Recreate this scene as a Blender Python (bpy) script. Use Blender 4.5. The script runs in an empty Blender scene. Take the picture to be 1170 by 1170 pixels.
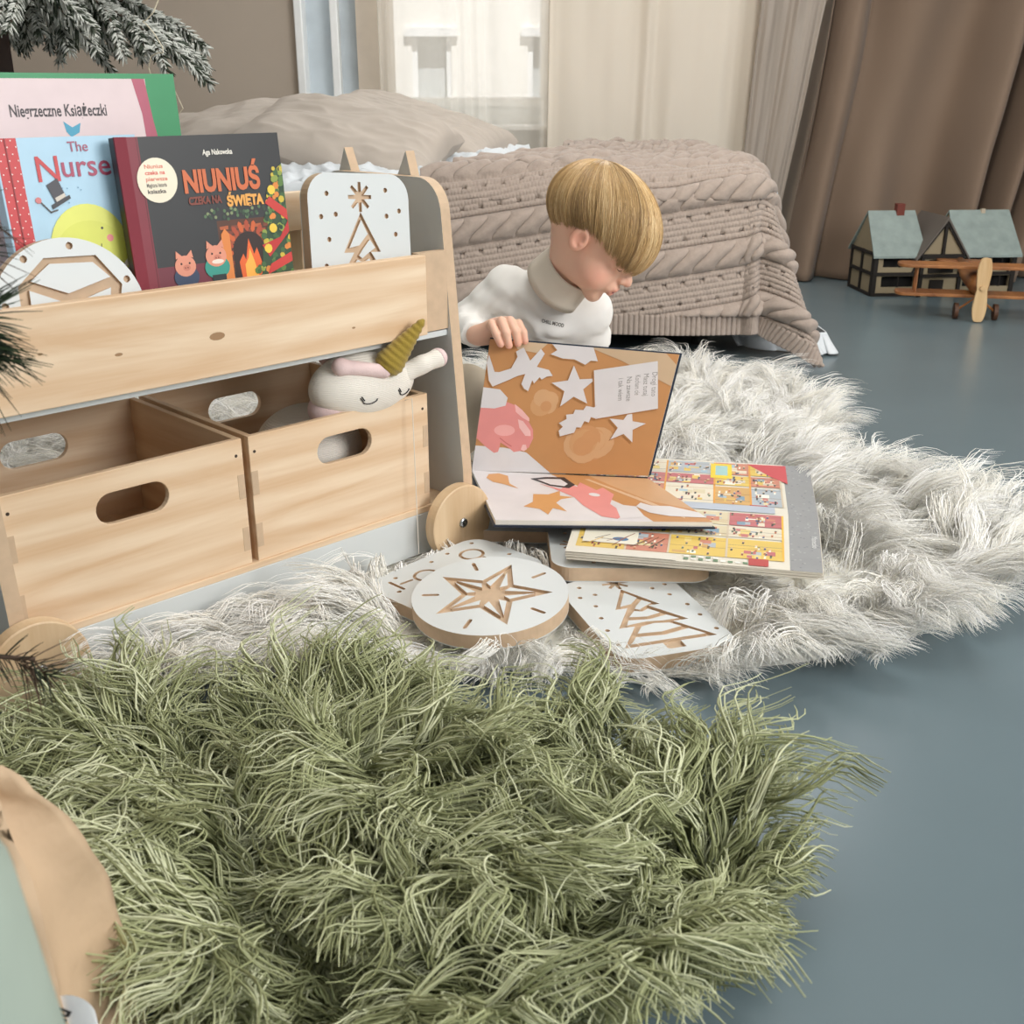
import bpy, math, random
import numpy as np
from mathutils import Vector, Matrix
random.seed(7); RS = np.random.RandomState(7)
R = math.radians; PI = math.pi
sc = bpy.context.scene; COL = sc.collection

# ------------------------------------------------ camera, world, lights, exposure
cd = bpy.data.cameras.new('camera'); cam = bpy.data.objects.new('camera', cd); COL.objects.link(cam)
cam.location = (0, 0, .7); cam.rotation_euler = (R(90 - 21.2), 0, 0)
cd.sensor_width = 36; cd.lens = 1250 / 1170 * 36; cd.clip_start = .02
cd.dof.use_dof = True; cd.dof.focus_distance = 1.75; cd.dof.aperture_fstop = 13
sc.camera = cam
w = bpy.data.worlds.new('sky'); sc.world = w; w.use_nodes = True
w.node_tree.nodes['Background'].inputs[0].default_value = (.93, .97, 1, 1)
w.node_tree.nodes['Background'].inputs[1].default_value = .42
def area(name, loc, target, sx, sy, power, col=(1, 1, 1)):
    l = bpy.data.lights.new(name, 'AREA'); l.shape = 'RECTANGLE'; l.size = sx; l.size_y = sy; l.energy = power; l.color = col
    o = bpy.data.objects.new(name, l); COL.objects.link(o); o.location = loc
    o.rotation_euler = (Vector(target) - Vector(loc)).to_track_quat('-Z', 'Y').to_euler(); return o
area('window_light', (3.0, -.5, 1.9), (-.1, 1.6, .2), 1.8, 1.6, 100, (1, .985, .96))
area('window_light_back', (.3, 4.35, 2.0), (0, 2.0, .3), 2.4, 1.0, 26, (.95, .98, 1))
sp_ = area('studio_lamp', (-.2, .4, 2.2), (1.6, 4.4, .9), .3, .3, 5.5, (1, .87, .72)); sp_.data.spread = R(70)
area('overhead_fill', (.5, 1.7, 2.75), (.5, 1.7, 0), 1.3, 1.3, 27, (1, .98, .95))  # overhead fill added to brighten rug and boards, not a real ceiling fitting
sl = bpy.data.lights.new('sun', 'SUN'); sl.energy = 4.2; sl.angle = R(1); so = bpy.data.objects.new('sun', sl); COL.objects.link(so)
so.rotation_euler = (R(38), 0, R(12)); so.location = (0, -3, 9)
sc.view_settings.view_transform = 'Standard'; sc.view_settings.look = 'None'
sc.view_settings.gamma = 1; sc.view_settings.use_curve_mapping = False
sc.view_settings.exposure = .3
sc.cycles.max_bounces = 12; sc.cycles.diffuse_bounces = 8; sc.cycles.transparent_max_bounces = 16

# ------------------------------------------------ materials
def lin(h):
    if not isinstance(h, str): return tuple(h) + (1,)
    h = h.lstrip('#'); v = [int(h[i:i + 2], 16) / 255 for i in (0, 2, 4)]
    return tuple(x / 12.92 if x < .04045 else ((x + .055) / 1.055) ** 2.4 for x in v) + (1,)
MC = {}
def mat(hexc, rough=.6, metal=0, spec=.5, bump=None, var=None, name=None, sss=0, sheen=0):
    key = (hexc, rough, metal, bump, var, sss, sheen)
    if key in MC: return MC[key]
    m = bpy.data.materials.new(name or 'material'); m.use_nodes = True; nt = m.node_tree; N = nt.nodes; L = nt.links
    b = N['Principled BSDF']; b.inputs['Base Color'].default_value = lin(hexc); b.inputs['Roughness'].default_value = rough
    b.inputs['Metallic'].default_value = metal; b.inputs['Specular IOR Level'].default_value = spec
    if sss: b.inputs['Subsurface Weight'].default_value = sss; b.inputs['Subsurface Scale'].default_value = .01; b.inputs['Subsurface Radius'].default_value = (1, .35, .2)
    if sheen: b.inputs['Sheen Weight'].default_value = sheen
    tc = N.new('ShaderNodeTexCoord')
    n2 = N.new('ShaderNodeTexNoise'); L.new(tc.outputs['Object'], n2.inputs['Vector'])
    sc_, amt = var or (14, .05)
    n2.inputs['Scale'].default_value = sc_; n2.inputs['Detail'].default_value = 4
    mr = N.new('ShaderNodeMapRange'); L.new(n2.outputs[0], mr.inputs[0]); mr.inputs[1].default_value = .3; mr.inputs[2].default_value = .7
    mr.inputs[3].default_value = 1 - amt; mr.inputs[4].default_value = 1 + amt
    hs = N.new('ShaderNodeHueSaturation'); hs.inputs['Color'].default_value = lin(hexc); L.new(mr.outputs[0], hs.inputs['Value']); L.new(hs.outputs[0], b.inputs['Base Color'])
    if bump:
        s, st, d = bump
        n = N.new('ShaderNodeTexNoise'); n.inputs['Scale'].default_value = s; n.inputs['Detail'].default_value = 5
        L.new(tc.outputs['Object'], n.inputs['Vector']); bu = N.new('ShaderNodeBump'); bu.inputs['Strength'].default_value = st; bu.inputs['Distance'].default_value = d
        L.new(n.outputs[0], bu.inputs['Height']); L.new(bu.outputs[0], b.inputs['Normal'])
    MC[key] = m; return m
def wood(c1, c2, axis=0, name='birch_wood', rough=.5, scale=1.0):
    m = bpy.data.materials.new(name); m.use_nodes = True; nt = m.node_tree; N = nt.nodes; L = nt.links; b = N['Principled BSDF']
    b.inputs['Roughness'].default_value = rough
    tc = N.new('ShaderNodeTexCoord'); mp = N.new('ShaderNodeMapping'); s = [14 * scale] * 3; s[axis] = 1.6 * scale; mp.inputs['Scale'].default_value = s
    L.new(tc.outputs['Object'], mp.inputs[0])
    n1 = N.new('ShaderNodeTexNoise'); n1.inputs['Scale'].default_value = 1.5; n1.inputs['Detail'].default_value = 6; n1.inputs['Distortion'].default_value = 1.6; L.new(mp.outputs[0], n1.inputs[0])
    wv = N.new('ShaderNodeTexWave'); wv.inputs['Scale'].default_value = .55; wv.inputs['Distortion'].default_value = 9; wv.inputs['Detail'].default_value = 3; wv.inputs['Detail Scale'].default_value = .8; wv.bands_direction = 'Z'; L.new(mp.outputs[0], wv.inputs[0])
    mp2 = N.new('ShaderNodeMapping'); s2 = [240.] * 3; s2[axis] = 9; mp2.inputs['Scale'].default_value = s2; L.new(tc.outputs['Object'], mp2.inputs[0])
    n2 = N.new('ShaderNodeTexNoise'); n2.inputs['Scale'].default_value = 1; L.new(mp2.outputs[0], n2.inputs[0])
    a = N.new('ShaderNodeMath'); a.operation = 'MULTIPLY_ADD'; L.new(wv.outputs['Fac'], a.inputs[0]); a.inputs[1].default_value = .3; L.new(n1.outputs[0], a.inputs[2])
    a2 = N.new('ShaderNodeMath'); a2.operation = 'MULTIPLY_ADD'; L.new(n2.outputs[0], a2.inputs[0]); a2.inputs[1].default_value = .22; L.new(a.outputs[0], a2.inputs[2])
    cr = N.new('ShaderNodeValToRGB'); cr.color_ramp.elements[0].position = .42; cr.color_ramp.elements[1].position = 1.0
    cr.color_ramp.elements[0].color = lin(c1); cr.color_ramp.elements[1].color = lin(c2); L.new(a2.outputs[0], cr.inputs[0]); L.new(cr.outputs[0], b.inputs['Base Color'])
    bu = N.new('ShaderNodeBump'); bu.inputs['Strength'].default_value = .08; bu.inputs['Distance'].default_value = .001; L.new(n2.outputs[0], bu.inputs['Height']); L.new(bu.outputs[0], b.inputs['Normal'])
    return m
WOOD = wood('#e6d0b4', '#d0ae8a'); WOODY = wood('#dcc3a2', '#c6a37e', 1); WOODZ = wood('#dcc4a2', '#c6a680', 2)
EDGE = mat('#c2a88c', .65, name='cut_wood_edge', var=(60, .07)); INSIDE = WOOD
LAM = mat('#ccd0d0', .38, name='white_laminate', var=(5, .015))
BOLT = mat('#b9bdc0', .25, 1, name='zinc')
SKIN = None

# ------------------------------------------------ mesh helpers
def link(name, me, mats=None, parent=None, smooth=False, autosm=False):
    me.name = name; o = bpy.data.objects.new(name, me); COL.objects.link(o)
    if mats is not None:
        me.materials.clear()
        for m in (mats if isinstance(mats, (list, tuple)) else [mats]): me.materials.append(m)
    if parent: o.parent = parent
    if smooth: me.polygons.foreach_set('use_smooth', [True] * len(me.polygons))
    return o
def mesh_np(name, V, F, mats, parent=None, smooth=True, mi=None):
    V = np.asarray(V, np.float32); F = np.asarray(F, np.int32); me = bpy.data.meshes.new(name); k = F.shape[1]
    me.vertices.add(len(V)); me.vertices.foreach_set('co', V.ravel())
    me.loops.add(F.size); me.loops.foreach_set('vertex_index', F.ravel())
    me.polygons.add(len(F)); me.polygons.foreach_set('loop_start', np.arange(len(F), dtype=np.int32) * k)
    if smooth: me.polygons.foreach_set('use_smooth', np.ones(len(F), bool))
    o = link(name, me, mats, parent)
    if mi is not None: me.polygons.foreach_set('material_index', np.asarray(mi, np.int32))
    me.update(calc_edges=True); me.validate(); return o
def mesh_py(name, V, F, mats, parent=None, smooth=False, mi=None):
    me = bpy.data.meshes.new(name); me.from_pydata([tuple(v) for v in V], [], [tuple(f) for f in F]); o = link(name, me, mats, parent, smooth)
    if mi is not None: me.polygons.foreach_set('material_index', mi)
    me.update(); return o
class MB:
    "collects shapes for one mesh"
    def __init__(s): s.V = []; s.F = []; s.M = []
    def add(s, V, F, m=0):
        n = len(s.V); s.V += [tuple(v) for v in V]; s.F += [tuple(i + n for i in f) for f in F]; s.M += ([m] * len(F) if isinstance(m, int) else list(m)); return s
    def box(s, x0, x1, y0, y1, z0, z1, m=0):
        V = [(x, y, z) for z in (z0, z1) for y in (y0, y1) for x in (x0, x1)]
        return s.add(V, [(0, 2, 3, 1), (4, 5, 7, 6), (0, 1, 5, 4), (2, 6, 7, 3), (0, 4, 6, 2), (1, 3, 7, 5)], m)
    def tube(s, pts, r, n=8, m=0, cap=True):
        pts = [Vector(p) for p in pts]; k = len(pts); rr = r if isinstance(r, (list, tuple)) else [r] * k; V = []; up = None
        for i, p in enumerate(pts):
            t = (pts[min(i + 1, k - 1)] - pts[max(i - 1, 0)]).normalized()
            if up is None: up = t.orthogonal().normalized()
            up = (up - t * up.dot(t)).normalized(); b = t.cross(up)
            V += [p + (up * math.cos(2 * PI * j / n) + b * math.sin(2 * PI * j / n)) * rr[i] for j in range(n)]
        F = [(i * n + j, i * n + (j + 1) % n, (i + 1) * n + (j + 1) % n, (i + 1) * n + j) for i in range(k - 1) for j in range(n)]
        if cap: F += [tuple(range(n))[::-1], tuple((k - 1) * n + j for j in range(n))]
        return s.add(V, F, m)
    def build(s, name, mats, parent=None, smooth=False, bevel=0, loc=None):
        o = mesh_py(name, s.V, s.F, mats, parent, smooth, s.M)
        if bevel:
            b = o.modifiers.new('bevel', 'BEVEL'); b.width = bevel; b.segments = 2; b.limit_method = 'ANGLE'; b.angle_limit = R(40); b.harden_normals = False
        return o
def xf(V, M): return [tuple(M @ Vector(v)) for v in V]
def flat(loops, depth=0, bevel=0, res=1):
    "filled 2D outline with holes; extruded from z=0 to z=depth. returns (V, F)"
    cu = bpy.data.curves.new('c', 'CURVE'); cu.dimensions = '2D'; cu.fill_mode = 'BOTH' if depth else 'FRONT'; cu.extrude = max(0, depth / 2 - bevel); cu.bevel_depth = bevel; cu.bevel_resolution = res
    for lp in loops:
        sp = cu.splines.new('POLY'); sp.points.add(len(lp) - 1); sp.use_cyclic_u = True
        for p, q in zip(sp.points, lp): p.co = (q[0], q[1], 0, 1)
    if bevel: cu.offset = -bevel
    o = bpy.data.objects.new('c', cu); COL.objects.link(o); dg = bpy.context.evaluated_depsgraph_get()
    me = bpy.data.meshes.new_from_object(o.evaluated_get(dg)); V = [(v.co.x, v.co.y, v.co.z + depth / 2) for v in me.vertices]; F = [tuple(p.vertices) for p in me.polygons]
    bpy.data.objects.remove(o); bpy.data.curves.remove(cu); bpy.data.meshes.remove(me); return V, F
def text2d(s, size=1, bold=0):
    cu = bpy.data.curves.new('t', 'FONT'); cu.body = s; cu.size = size; cu.align_x = 'LEFT'; cu.offset = bold; cu.resolution_u = 3
    o = bpy.data.objects.new('t', cu); COL.objects.link(o); dg = bpy.context.evaluated_depsgraph_get(); me = bpy.data.meshes.new_from_object(o.evaluated_get(dg))
    V = [(v.co.x, v.co.y) for v in me.vertices]; F = [tuple(p.vertices) for p in me.polygons]
    bpy.data.objects.remove(o); bpy.data.curves.remove(cu); bpy.data.meshes.remove(me); return V, F
def rrect(w, h, r, n=6, cx=0, cy=0):
    P = []
    for (x, y, a) in ((w / 2 - r, h / 2 - r, 0), (-w / 2 + r, h / 2 - r, 90), (-w / 2 + r, -h / 2 + r, 180), (w / 2 - r, -h / 2 + r, 270)):
        P += [(cx + x + r * math.cos(R(a + 90 * i / n)), cy + y + r * math.sin(R(a + 90 * i / n))) for i in range(n + 1)]
    return P
def circ(x, y, r, n=14, ry=None): return [(x + r * math.cos(2 * PI * i / n), y + (ry or r) * math.sin(2 * PI * i / n)) for i in range(n)]
def slot(x0, y0, x1, y1, w, n=5):
    a = math.atan2(y1 - y0, x1 - x0); P = [(x1 + w / 2 * math.cos(a - PI / 2 + PI * i / n), y1 + w / 2 * math.sin(a - PI / 2 + PI * i / n)) for i in range(n + 1)]
    return P + [(x0 + w / 2 * math.cos(a + PI / 2 + PI * i / n), y0 + w / 2 * math.sin(a + PI / 2 + PI * i / n)) for i in range(n + 1)]
def star(x, y, ro, ri, n=5, a0=90): return [(x + (ro if i % 2 == 0 else ri) * math.cos(R(a0 + 180 * i / n)), y + (ro if i % 2 == 0 else ri) * math.sin(R(a0 + 180 * i / n))) for i in range(2 * n)]
def inset(P, d):
    n = len(P); out = []
    A = sum(P[i][0] * P[(i + 1) % n][1] - P[(i + 1) % n][0] * P[i][1] for i in range(n)); sg = 1 if A > 0 else -1
    for i in range(n):
        a, b, c = Vector(P[i - 1]), Vector(P[i]), Vector(P[(i + 1) % n]); e1 = (b - a).normalized(); e2 = (c - b).normalized()
        n1 = Vector((-e1.y, e1.x)) * sg; n2 = Vector((-e2.y, e2.x)) * sg; m = (n1 + n2); k = m.length
        m = m / k if k > 1e-6 else n1; out.append(tuple(b + m * (d / max(.35, m.dot(n1)))))
    return out
def tag(o, label=None, cat=None, group=None, kind=None):
    if label: o['label'] = label
    if cat: o['category'] = cat
    if group: o['group'] = group
    if kind: o['kind'] = kind
    return o
def empty(name, loc=(0, 0, 0), rz=0, label=None, cat=None, group=None, rot=None):
    o = bpy.data.objects.new(name, None); COL.objects.link(o); o.location = loc; o.rotation_euler = rot or (0, 0, rz); o.empty_display_size = .05
    return tag(o, label, cat, group)
# vectorised strands: P (N,K,3), r (N,K)
def strands(P, r, sides=3, flatk=None, rs=None):
    P = np.asarray(P, np.float32); N, K, _ = P.shape; T = np.gradient(P, axis=1); T /= np.linalg.norm(T, axis=2, keepdims=True) + 1e-9
    ref = np.eye(3, dtype=np.float32)[np.argmin(np.abs(T).max(axis=1), axis=1)][:, None, :]
    if flatk: ref = np.array([0, 0, 1.], np.float32) + rs.normal(0, .38, (N, 1, 3)).astype(np.float32); ref /= np.linalg.norm(ref, axis=2, keepdims=True)
    A = np.cross(T, ref); A /= np.linalg.norm(A, axis=2, keepdims=True) + 1e-9; B = np.cross(T, A); r = np.broadcast_to(r, (N, K))
    ang = 2 * PI * np.arange(sides) / sides - PI / 2
    if flatk: B = B * flatk
    V = P[:, :, None] + r[:, :, None, None] * (A[:, :, None] * np.cos(ang)[None, None, :, None] + B[:, :, None] * np.sin(ang)[None, None, :, None])
    idx = np.arange(N * K * sides).reshape(N, K, sides); a = idx[:, :-1]; b = idx[:, 1:]
    F = np.stack([a, np.roll(a, -1, 2), np.roll(b, -1, 2), b], -1).reshape(-1, 4)
    return V.reshape(-1, 3), F
def vnoise(X, Y, s, seed=0, oct=3):
    rs = np.random.RandomState(seed); out = 0 * X; amp = 1; tot = 0
    for o in range(oct):
        for _ in range(4):
            a = rs.rand() * 2 * PI; k = 2 * PI * s * (.7 + .6 * rs.rand()); out = out + amp * np.sin(k * (X * np.cos(a) + Y * np.sin(a)) + rs.rand() * 6.28)
        tot += amp * 2; amp *= .5; s *= 2.1
    return out / tot
def inpoly(X, Y, P):
    c = np.zeros(X.shape, bool); n = len(P)
    for i in range(n):
        x0, y0 = P[i]; x1, y1 = P[i - 1]
        c ^= ((y0 > Y) != (y1 > Y)) & (X < (x1 - x0) * (Y - y0) / (y1 - y0 + 1e-12) + x0)
    return c
def smooth_poly(P, it=3):
    for _ in range(it): P = [q for i in range(len(P)) for q in ((.75 * P[i][0] + .25 * P[(i + 1) % len(P)][0], .75 * P[i][1] + .25 * P[(i + 1) % len(P)][1]), (.25 * P[i][0] + .75 * P[(i + 1) % len(P)][0], .25 * P[i][1] + .75 * P[(i + 1) % len(P)][1]))]
    return P
# signed-distance modelling
def s_sph(G, c, r): return np.sqrt((G[0] - c[0]) ** 2 + (G[1] - c[1]) ** 2 + (G[2] - c[2]) ** 2) - r
def s_ell(G, c, r, M=None):
    d = [G[i] - c[i] for i in range(3)]
    if M is not None: d = [M[0][i] * d[0] + M[1][i] * d[1] + M[2][i] * d[2] for i in range(3)]
    k0 = np.sqrt(sum((d[i] / r[i]) ** 2 for i in range(3))); k1 = np.sqrt(sum((d[i] / r[i] ** 2) ** 2 for i in range(3))) + 1e-9
    return k0 * (k0 - 1) / k1
def s_cap(G, a, b, r0, r1=None):
    r1 = r0 if r1 is None else r1; a = np.array(a, float); b = np.array(b, float); ab = b - a; L2 = ab @ ab
    h = np.clip(((G[0] - a[0]) * ab[0] + (G[1] - a[1]) * ab[1] + (G[2] - a[2]) * ab[2]) / L2, 0, 1)
    return np.sqrt((G[0] - a[0] - h * ab[0]) ** 2 + (G[1] - a[1] - h * ab[1]) ** 2 + (G[2] - a[2] - h * ab[2]) ** 2) - (r0 + (r1 - r0) * h)
def su(a, b, k):
    if k <= 0: return np.minimum(a, b)
    h = np.clip(.5 + .5 * (b - a) / k, 0, 1); return b + (a - b) * h - k * h * (1 - h)
def ssub(a, b, k): return -su(-a, b, k)
def nets(fn, lo, hi, res):
    lo = np.array(lo, float); n = np.ceil((np.array(hi) - lo) / res).astype(int) + 1
    ax = [(lo[i] + res * np.arange(n[i])).astype(np.float32) for i in range(3)]
    G = np.meshgrid(*ax, indexing='ij'); D = fn(G).astype(np.float32); S = D < 0
    nx, ny, nz = n; acc = np.zeros((nx - 1, ny - 1, nz - 1, 3), np.float32); cnt = np.zeros((nx - 1, ny - 1, nz - 1), np.float32)
    cs = [(i, j, k) for i in (0, 1) for j in (0, 1) for k in (0, 1)]
    sl = lambda c: (slice(c[0], nx - 1 + c[0]), slice(c[1], ny - 1 + c[1]), slice(c[2], nz - 1 + c[2]))
    for a in cs:
        for d in range(3):
            if a[d]: continue
            b = list(a); b[d] = 1; b = tuple(b); da, db = D[sl(a)], D[sl(b)]; m = (da < 0) != (db < 0)
            t = np.where(m, da / (da - db + 1e-12), 0)
            for e in range(3): acc[..., e] += np.where(m, a[e] + (t if e == d else 0), 0)
            cnt += m
    act = cnt > 0; ids = -np.ones(act.shape, int); ids[act] = np.arange(act.sum()); I = np.argwhere(act)
    V = lo + res * (I + acc[act] / cnt[act][:, None]); F = []
    for d in range(3):
        u, v = (d + 1) % 3, (d + 2) % 3; a = [slice(None)] * 3; b = [slice(None)] * 3; a[d] = slice(0, n[d] - 1); b[d] = slice(1, n[d])
        m = S[tuple(a)] != S[tuple(b)]; E = np.argwhere(m); E = E[(E[:, u] > 0) & (E[:, v] > 0) & (E[:, u] < n[u] - 1) & (E[:, v] < n[v] - 1)]
        q = []
        for du, dv in ((-1, -1), (0, -1), (0, 0), (-1, 0)):
            c = E.copy(); c[:, u] += du; c[:, v] += dv; q.append(ids[c[:, 0], c[:, 1], c[:, 2]])
        q = np.stack(q, 1); flip = ~S[E[:, 0], E[:, 1], E[:, 2]]; q[flip] = q[flip][:, ::-1]; F.append(q)
    return V.astype(np.float32), np.concatenate(F)
def set_colors(o, rgb):
    ca = o.data.color_attributes.new('tone', 'FLOAT_COLOR', 'POINT'); ca.data.foreach_set('color', np.concatenate([rgb, np.ones((len(rgb), 1))], 1).astype(np.float32).ravel())
def vcol_mat(name, rough, sss=0, spec=.4, bump=None):
    m = bpy.data.materials.new(name); m.use_nodes = True; N = m.node_tree.nodes; L = m.node_tree.links; b = N['Principled BSDF']; a = N.new('ShaderNodeAttribute'); a.attribute_name = 'tone'
    L.new(a.outputs['Color'], b.inputs['Base Color']); b.inputs['Roughness'].default_value = rough; b.inputs['Specular IOR Level'].default_value = spec
    if sss: b.inputs['Subsurface Weight'].default_value = sss; b.inputs['Subsurface Scale'].default_value = .006; b.inputs['Subsurface Radius'].default_value = (1, .35, .2)
    return m

class Art:
    "flat printed artwork built as thin coloured shapes on a page; map(u, v, h) -> point"
    def __init__(s, W, H): s.W = W; s.H = H; s.mb = MB(); s.mats = []; s.lay = 0; s.off = (0, 0)
    def m(s, c):
        mm = mat(c, .45, name='printed_paper', var=(20, .04))
        if mm not in s.mats: s.mats.append(mm)
        return s.mats.index(mm)
    def poly(s, P, c, lay=None, clip=True):
        if lay is None: s.lay += 1; lay = s.lay
        P = [(x + s.off[0], y + s.off[1]) for x, y in P]
        if clip: P = clip_rect(P, 0, 0, s.W, s.H)
        if len(P) < 3: return
        A = sum(P[i][0] * P[(i + 1) % len(P)][1] - P[(i + 1) % len(P)][0] * P[i][1] for i in range(len(P)))
        if A < 0: P = P[::-1]
        s.mb.add([(x, y, lay) for x, y in P], [tuple(range(len(P)))], s.m(c))
    def rect(s, x0, y0, x1, y1, c): s.poly([(x0, y0), (x1, y0), (x1, y1), (x0, y1)], c)
    def circ(s, x, y, r, c, ry=None, n=20): s.poly(circ(x, y, r, n, ry), c)
    def line(s, pts, w, c):
        s.lay += 1
        for a, b in zip(pts[:-1], pts[1:]): s.poly(slot(a[0], a[1], b[0], b[1], w, 3), c, s.lay)
    def text(s, t, x, y, size, c, bold=0, rot=0, width=None, xmax=None):
        s.lay += 1; x += s.off[0]; y += s.off[1]; V, F = text2d(t, size, bold); k = 1
        if width and V: k = width / (max(v[0] for v in V) - min(v[0] for v in V))
        ca, sa = math.cos(rot), math.sin(rot); V = [(x + (vx * k) * ca - vy * sa, y + (vx * k) * sa + vy * ca, s.lay) for vx, vy in V]
        if xmax is not None: F = [f for f in F if max(V[i][0] for i in f) < xmax]
        s.mb.add(V, F, s.m(c))
    def build(s, name, fn, parent=None):
        eps = min(.00003, .0012 / max(1, s.lay))
        s.mb.V = [tuple(fn(x, y, .0002 + h * eps)) for x, y, h in s.mb.V]
        return s.mb.build(name, s.mats, parent)
def clip_rect(P, x0, y0, x1, y1):
    for ax, lim, sg in ((0, x0, 1), (0, x1, -1), (1, y0, 1), (1, y1, -1)):
        Q = []
        for i in range(len(P)):
            a, b = P[i - 1], P[i]; ia = (a[ax] - lim) * sg >= 0; ib = (b[ax] - lim) * sg >= 0
            if ia != ib:
                t = (lim - a[ax]) / (b[ax] - a[ax]); Q.append((a[0] + t * (b[0] - a[0]), a[1] + t * (b[1] - a[1])))
            if ib: Q.append(tuple(b))
        P = Q
        if not P: return P
    return P
def quadmap(A, B, C, D, W, H):
    "A lower-left, B lower-right, C upper-right, D upper-left"
    A, B, C, D = map(Vector, (A, B, C, D)); n = (B - A).cross(D - A).normalized(); C = C - n * (C - A).dot(n)
    def f(x, y, h=0):
        u, v = x / W, y / H; return (A * (1 - u) + B * u) * (1 - v) + (D * (1 - u) + C * u) * v + n * h
    return f
def slab(fn, W, H, h0, h1, mb=None, m=0, r=0, nx=8):
    "block following a quad map between two heights"
    mb = mb or MB(); V = []; F = []
    for h in (h0, h1):
        for j in (0, 1):
            for i in range(nx + 1): V.append(fn(W * i / nx, H * j, h))
    k = nx + 1; id = lambda l, j, i: l * 2 * k + j * k + i
    for i in range(nx):
        F += [(id(0, 0, i), id(0, 1, i), id(0, 1, i + 1), id(0, 0, i + 1)), (id(1, 0, i), id(1, 0, i + 1), id(1, 1, i + 1), id(1, 1, i)),
              (id(0, 0, i), id(0, 0, i + 1), id(1, 0, i + 1), id(1, 0, i)), (id(0, 1, i), id(1, 1, i), id(1, 1, i + 1), id(0, 1, i + 1))]
    F += [(id(0, 0, 0), id(1, 0, 0), id(1, 1, 0), id(0, 1, 0)), (id(0, 0, nx), id(0, 1, nx), id(1, 1, nx), id(1, 0, nx))]
    return mb.add(V, F, m)

# ================================================ SETTING
def struct(o): o['kind'] = 'structure'; return o
FLOOR = mat('#65747a', .27, name='painted_floor', bump=(35, .05, .002), var=(2.2, .05))
WALL = mat('#b3a698', .85, name='plaster', bump=(60, .05, .002), var=(3, .03))
struct(MB().box(-2.6, 3.4, -3, 5.2, -.06, 0).build('floor', [FLOOR]))
struct(MB().box(-2.6, 3.4, -2.2, 4.8, 2.8, 2.9).build('ceiling', [mat('#e6e3dc', .9)]))
wb = MB()
wb.box(-2.6, -.83, 4.6, 4.78, 0, 2.8); wb.box(.14, 3.4, 4.6, 4.78, 0, 2.8); wb.box(-.83, .14, 4.6, 4.78, 2.35, 2.8); wb.box(-.83, .14, 4.6, 4.78, 0, .42)
struct(wb.build('wall_back', [WALL]))
struct(MB().box(-2.7, -2.6, -2.2, 4.78, 0, 2.8).build('wall_left', [WALL]))
struct(MB().box(3.4, 3.5, 2.2, 4.78, 0, 2.8).build('wall_right', [WALL]))
struct(MB().box(-2.6, -.83, 4.58, 4.6, 0, .1).build('baseboard_back', [mat('#d5cec4', .5)]))
WF = mat('#eef0f0', .4, name='window_paint')
wn = empty('window_1'); struct(wn)
f = MB()
f.box(-.83, -.80, 4.56, 4.72, .42, 2.35); f.box(-.70, -.67, 4.60, 4.68, .42, 2.35); f.box(.11, .14, 4.58, 4.7, .42, 2.35)
f.box(-.83, .14, 4.60, 4.70, .63, .665); f.box(-.83, .14, 4.58, 4.7, 2.31, 2.35)
f.build('window_frame', [WF], wn, bevel=.004)
MB().box(-.80, -.60, 4.66, 4.69, .42, 2.32).build('window_shutter_panel', [mat('#c3cdd4', .5)], wn)
MB().box(-.60, -.47, 4.6, 4.76, .42, 2.35).build('window_pier', [mat('#cfc3b4', .8)], wn)
MB().box(-.47, .11, 4.62, 4.66, .42, .63).build('lower_panel', [mat('#dfe2e2', .6)], wn)
MB().box(-.5, .14, 4.5, 4.62, .545, .565).build('window_sill', [WF], wn, bevel=.004)
gm = bpy.data.materials.new('glass'); gm.use_nodes = True; N = gm.node_tree.nodes; L = gm.node_tree.links
gl = N.new('ShaderNodeBsdfGlossy'); gl.inputs['Roughness'].default_value = .02; tr = N.new('ShaderNodeBsdfTransparent'); mx = N.new('ShaderNodeMixShader'); mx.inputs[0].default_value = .06
L.new(tr.outputs[0], mx.inputs[1]); L.new(gl.outputs[0], mx.inputs[2]); L.new(mx.outputs[0], N['Material Output'].inputs[0])
MB().box(-.47, .11, 4.66, 4.665, .665, 2.31).build('pane', [gm], wn)
# facade across the street
fb = empty('building', (0, 9, 0), 0, 'pale sunlit apartment house seen outside through the window', 'building')
PL = mat('#f2efe8', .8)
mbf = MB()
def holes_wall(mb, x0, x1, z0, z1, wins, y0, y1):
    loops = [[(x0, z0), (x1, z0), (x1, z1), (x0, z1)]] + [[(a, c), (b, c), (b, d), (a, d)] for a, b, c, d in wins]
    V, F = flat(loops, y1 - y0); mb.add([(x, y1 - z, y) for x, y, z in V], F)
fw = [(-2.7, -2.1, .5, 1.4), (-.76, -.46, .60, 1.06), (.12, .46, .60, 1.06), (1.5, 2.0, .5, 1.4), (-.76, -.46, 2.3, 3.2), (.12, .46, 2.3, 3.2)]
holes_wall(mbf, -5, 5, -3, 8, fw, 0, .3); mbf.build('wall', [PL], fb)
for a, b, c_, d_ in fw:
    q = MB(); q.box(a - .05, b + .05, -.05, 0, d_, d_ + .06); q.box(a, a + .04, .03, .1, c_, d_); q.box(b - .04, b, .03, .1, c_, d_); q.box(a - .04, b + .04, -.06, .02, c_ - .05, c_)
    wo = q.build('window', [WF], fb); MB().box(a, b, .12, .14, c_, d_).build('pane', [mat('#b9bfc0', .3)], wo)
MB().box(-5, 5, -.06, 0, 1.78, 1.9).build('ledge', [PL], fb)

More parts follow.
